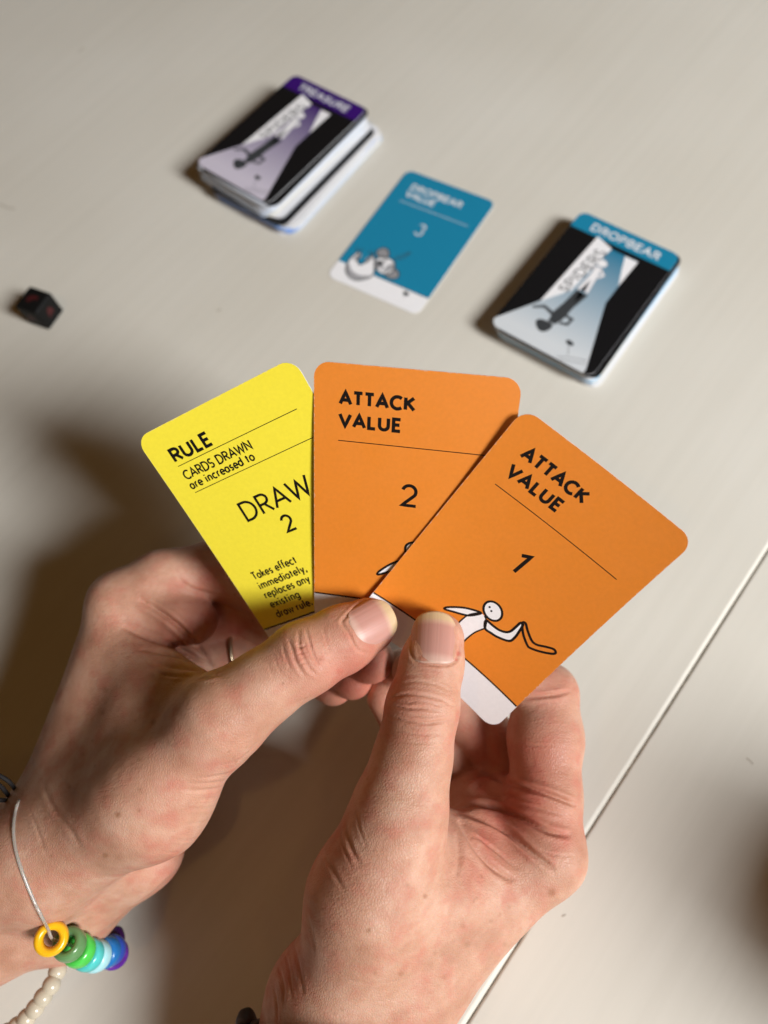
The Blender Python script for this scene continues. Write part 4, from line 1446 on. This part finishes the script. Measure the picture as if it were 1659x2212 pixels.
def deck(name, label, tl, ang, count, shift, band_m, grad_m, word, odd=None, tilt=(0, 0)):
    """stack of loose cards; shift(i, n) gives each card's slip in mm and its turn in degrees"""
    d = empty(name, (tl[0] / 1000, tl[1] / 1000, 0))
    tag(d, label, 'card deck')
    a = math.radians(ang)
    eu = np.array([math.cos(a), math.sin(a)]); ev = np.array([math.sin(a), -math.cos(a)])
    for i in range(count):
        du, dv, da = shift(i, count)
        q = np.array(tl) + eu * du + ev * dv
        me = blank_card((odd or {}).get(i, EDGES[random.Random(i * 3 + count).choice((0, 0, 1, 2, 3))]))
        o = bpy.data.objects.new('card', me); COL.objects.link(o)
        o.location = (q[0] / 1000, q[1] / 1000, (.02 + i * .30) / 1000)
        o.rotation_euler = (0, 0, a + math.radians(da))
        set_parent(o, d)
    mp = flat_map(tl, ang, count * .30 + .36, tilt)
    top = card_body('top_card', mp, M_BLACK, M_EDGE, d)
    # corner-rounded colour band
    rr = round_rect(n=6)
    band = [p for p in rr if p[1] <= CR + .01]
    right = [p for p in band if p[0] > CW / 2]; left = [p for p in band if p[0] < CW / 2]
    left.sort(key=lambda p: -p[1] + p[0] * .0)
    left = sorted(left, key=lambda p: (-p[1], p[0])); right = sorted(right, key=lambda p: (p[1], p[0]))
    poly = [(0.0, 11.6)] + left + right + [(CW, 11.6)]
    inset = [(min(max(u, .05), CW - .05), max(v, .05)) for u, v in poly]
    printed('title_band', top, mp, [inset], band_m, .02)
    w = 38.5 if word == 'DROPBEAR' else 37.5
    print_obj('lettering', top, mp, [ribbon(s, .95) for s in text_strokes(word, 10.0, 8.6, w, 4.3, .16)], M_INKW, .04)
    foot = [(u, v) for u, v in rr if v > CH - CR - .01]
    fl_ = sorted([p for p in foot if p[0] < CW / 2], key=lambda p: (-p[0], p[1])); fr_ = sorted([p for p in foot if p[0] > CW / 2], key=lambda p: (-p[0], p[1]))
    fr_ = [p for p in fr_ if p[0] < 52.9]
    floor_ = [(26, 14.6), (40.8, 14.8), (40.6, 45.7), (52.6, 84.6)] + [(52.4, CH - .04)] + [(max(u, .05), min(v, CH - .04)) for u, v in fl_] + [(.06, 82.6), (13.0, 62.0), (22.4, 48)]
    printed('illustration', top, mp, [floor_], grad_m, .02, 4.0)
    printed('illustration', top, mp, [[(15.9, 10.9), (26, 14.4), (22.6, 48), (13.2, 62)], [(34, 15), (41.2, 15), (40.6, 33.4), (37, 24)]], M_WHITE, .04)
    # word running down the banner
    wst = text_strokes('SPIDERS', 0, 0, 33.0, 4.6, .12)
    ca = math.radians(97)
    turn = lambda x, y: (15.6 + (33 - x) * -math.cos(ca) * 1.0 * -.06 + (x * .075) * 0 + (3.6 - 0) * 0 + 1.2 + (-y) * 1.0 + (33 - x) * .0, 51 - x)
    sp = []
    for s in wst:
        sp.append([(16.4 + (x / 33.0) * 3.4 + (y + 4.6) * 1.0 * (1 + .25 * x / 33), 50.8 - x * 1.0) for x, y in s])
    print_obj('lettering', top, mp, [ribbon(s, .75) for s in sp], M_SHADE, .06)
    # little striding figure and the long shadow it throws
    figp = [blob(26.8, 25.2, 2.6, 2.4, seed=8), [(25.0, 28.2), (28.6, 28.0), (29.4, 35.6), (30.4, 45.4), (28.6, 45.2), (27.4, 37), (26.0, 45.6), (24.4, 45.2), (25.2, 36)],
            [(28.4, 28.4), (32.0, 31.4), (30.0, 34.8), (29.2, 33.6), (30.2, 31.6), (28.2, 29.8)], [(25.2, 28.4), (22.6, 30.2), (23.2, 31.0), (25.4, 30.4)]]
    print_obj('illustration', top, mp, [tri_poly(p) for p in figp], M_WHITE, .06)
    print_obj('figure_outline', top, mp, [ribbon(p + p[:1], .3) for p in figp], M_GREY, .08)
    sh = [[(24.6, 46), (26.2, 46.2), (27.4, 54), (29.4, 46.4), (31.2, 46.4), (29.0, 57), (28.4, 66), (26.6, 70.4), (22.8, 70), (22.0, 64), (23.6, 56)], blob(22.4, 73.6, 4.2, 3.5, 0, wob=.1, seed=5),
          [(27.8, 62), (33.0, 62.4), (32.4, 67.6), (28.0, 69), (28.0, 67.6), (31.0, 66.4), (31.4, 63.8), (28, 63.6)], [(22.6, 66.4), (17, 64.4), (12.4, 67.4), (11.6, 66.4), (16.6, 62.6), (22.6, 64.2)]]
    print_obj('illustration', top, mp, [tri_poly(p) for p in sh], M_SHADE, .045)
    print_obj('illustration', top, mp, [tri_poly(blob(38.4, 75.6, 2.2, 1.3, 10, seed=9)), ribbon([(38.8, 76.6), (41.2, 82.4)], .25), ribbon([(37.4, 85.6), (44, 82.2), (50.4, 80.0)], .3), ribbon([(39.5, 86.4), (50.9, 82)], .3)], M_SHADE, .045)
    return d


GP = gradient_mat('purple_fade', (.055, .018, .16), (.62, .58, .68), 14, 80)
GT = gradient_mat('teal_fade', (.012, .19, .33), (.66, .70, .73), 14, 80)


def tre_shift(i, n):
    r = random.Random(i * 7 + 1)
    j = (r.uniform(-.9, .9), r.uniform(-.9, .9), r.uniform(-.9, .9))
    if i < n * .46:
        return (9.0 + j[0] * 1.4, 3.2 + j[1] * 1.8, 2.6 + j[2] * 1.4)
    if i < n * .50:
        return (4.5 + j[0], 1.0 + j[1], 1.5 + j[2])
    f = (i - n * .5) / (n * .5)
    if i >= n - 2: return (2.2, 1.2, 1.4)
    return (2.6 * (1 - f) + j[0] * .7, 1.6 * (1 - f) + j[1] * .9, j[2] - 1.0 * (1 - f))


def drop_shift(i, n):
    r = random.Random(i * 13 + 5)
    j = (r.uniform(-.5, .5), r.uniform(-.5, .5), r.uniform(-.5, .5))
    f = i / n
    if i >= n - 2: return (1.6, .8, .8)
    return (2.4 * (1 - f) + j[0], -.8 + j[1] * .8, j[2] + .8 * (1 - f))


tre = deck('card_deck', 'tall uneven deck with purple treasure title on its top card', (-94, 407), -36.3, 52, tre_shift, M_PURPLE, GP, 'TREASURE',
           {**{k: M_BLUEEDGE for k in (5, 8, 9, 14, 15)}, 23: M_BLACK, 50: M_BLACK, 51: M_BLACK})
drp = deck('card_deck', 'lower deck with teal dropbear title on its top card', (68.7, 296), -34.8, 31, drop_shift, M_TEAL, GT, 'DROPBEAR',
           {**{k: M_CYANEDGE for k in (9, 10, 14, 15, 16)}, 30: M_BLACK, 29: M_BLACK})

# ------------------------------------------------------------------ die
dz = empty('die', (-.2222, .2440, 0))
tag(dz, 'black six-sided die with dark red marks on the table at the left', 'die')
bm = bmesh.new(); bmesh.ops.create_cube(bm, size=.0146)
bmesh.ops.bevel(bm, geom=bm.verts[:] + bm.edges[:], offset=.0016, segments=4, profile=.6, affect='EDGES')
me = bpy.data.meshes.new('body'); bm.to_mesh(me); bm.free()
me.polygons.foreach_set('use_smooth', [True] * len(me.polygons))
ob = bpy.data.objects.new('body', me); COL.objects.link(ob)
me.materials.append(simple_mat('die_black', (.005, .005, .005, 1), .6, .2))
ob.location = (-.2222, .2440, .00735); ob.rotation_euler = (0, 0, math.radians(-22))
set_parent(ob, dz)
DR = simple_mat('die_red', (.055, .003, .004, 1), .6)
hs = .0073 + .00006


def die_mark(face, pts):
    V = []
    for a, b in pts:
        a, b = a / 1000, b / 1000
        V.append({'top': (a, b, hs), 'front': (a, -hs, b), 'right': (hs, a, b), 'left': (-hs, -a, b)}[face])
    o = mesh_obj('mark', V, [tuple(range(len(V)))], DR)
    o.location = ob.location; o.rotation_euler = ob.rotation_euler
    set_parent(o, dz)


die_mark('top', smooth_pts([(-3, -1.5), (-1, -2.2), (.5, 0), (2.8, .6), (2.2, 2.4), (-.5, 2.2), (-2.6, 1.2)], True, 4))
die_mark('front', smooth_pts([(-2, -2.5), (0, -1), (1.5, -2), (2.2, 1), (.4, 3), (-1.6, 1.4)], True, 4))
die_mark('right', smooth_pts([(-2, -2.5), (0, -1), (1.5, -2), (2.2, 1), (.4, 3), (-1.6, 1.4)], True, 4))

# ------------------------------------------------------------------ small wear marks on the paint
M_MARK = simple_mat('old_mark', (.48, .44, .37, 1), .7)


def on_table(px, py, z=.0):
    r = MW @ P(px, py, 1.0)
    t = (z - DT) / r[2]
    return (np.array([0, 0, DT]) + r * t) / 1000


for pts, w in (([(169, 113), (176, 108), (182, 103)], .0010), ([(1614, 1638), (1621, 1643), (1627, 1650)], .0006), ([(0, 442), (14, 448), (32, 452)], .0011),
               ([(470, 672), (477, 668)], .0012), ([(975, 2182), (979, 2184)], .0007), ([(1215, 1980), (1222, 1976)], .0005)):
    q = np.array([on_table(*p) for p in pts])
    V, F = ribbon(q[:, :2] * 1000, w * 1000)
    mesh_obj('scratch', [(a[0] / 1000, a[1] / 1000, .00012 if pts[0][0] < 1200 else -.00028) for a in V], F, M_MARK, table)

# ------------------------------------------------------------------ added mug shape, out of view, throws the soft shadow at the right edge
shadow_caster = empty('shadow_caster', (.238, -.075, 0))
tag(shadow_caster, 'unseen mug-shaped shadow caster added beyond the right edge for the soft shadow there', 'shadow_caster')
prof = [(0, .5), (34, .5), (38, 2), (41, 14), (43, 60), (43.5, 108), (42.2, 109), (40.6, 107), (40, 60), (38, 14), (34, 6), (0, 6)]
V, F = lathe_mesh(prof, 48)
mesh_obj('body', V / 1000 + np.array([.238, -.075, 0]), F, simple_mat('glazed_clay', (.45, .38, .30, 1), .35), shadow_caster, True)
hp = [(41, 0, 72), (56, 0, 73), (67, 0, 60), (66, 0, 38), (54, 0, 25), (40, 0, 26)]
V, F = tube_mesh(np.array(smooth_pts(hp, False, 6)), 4.2, 12)
mesh_obj('handle', V / 1000 + np.array([.238, -.075, 0]), F, bpy.data.materials['glazed_clay'], shadow_caster, True)
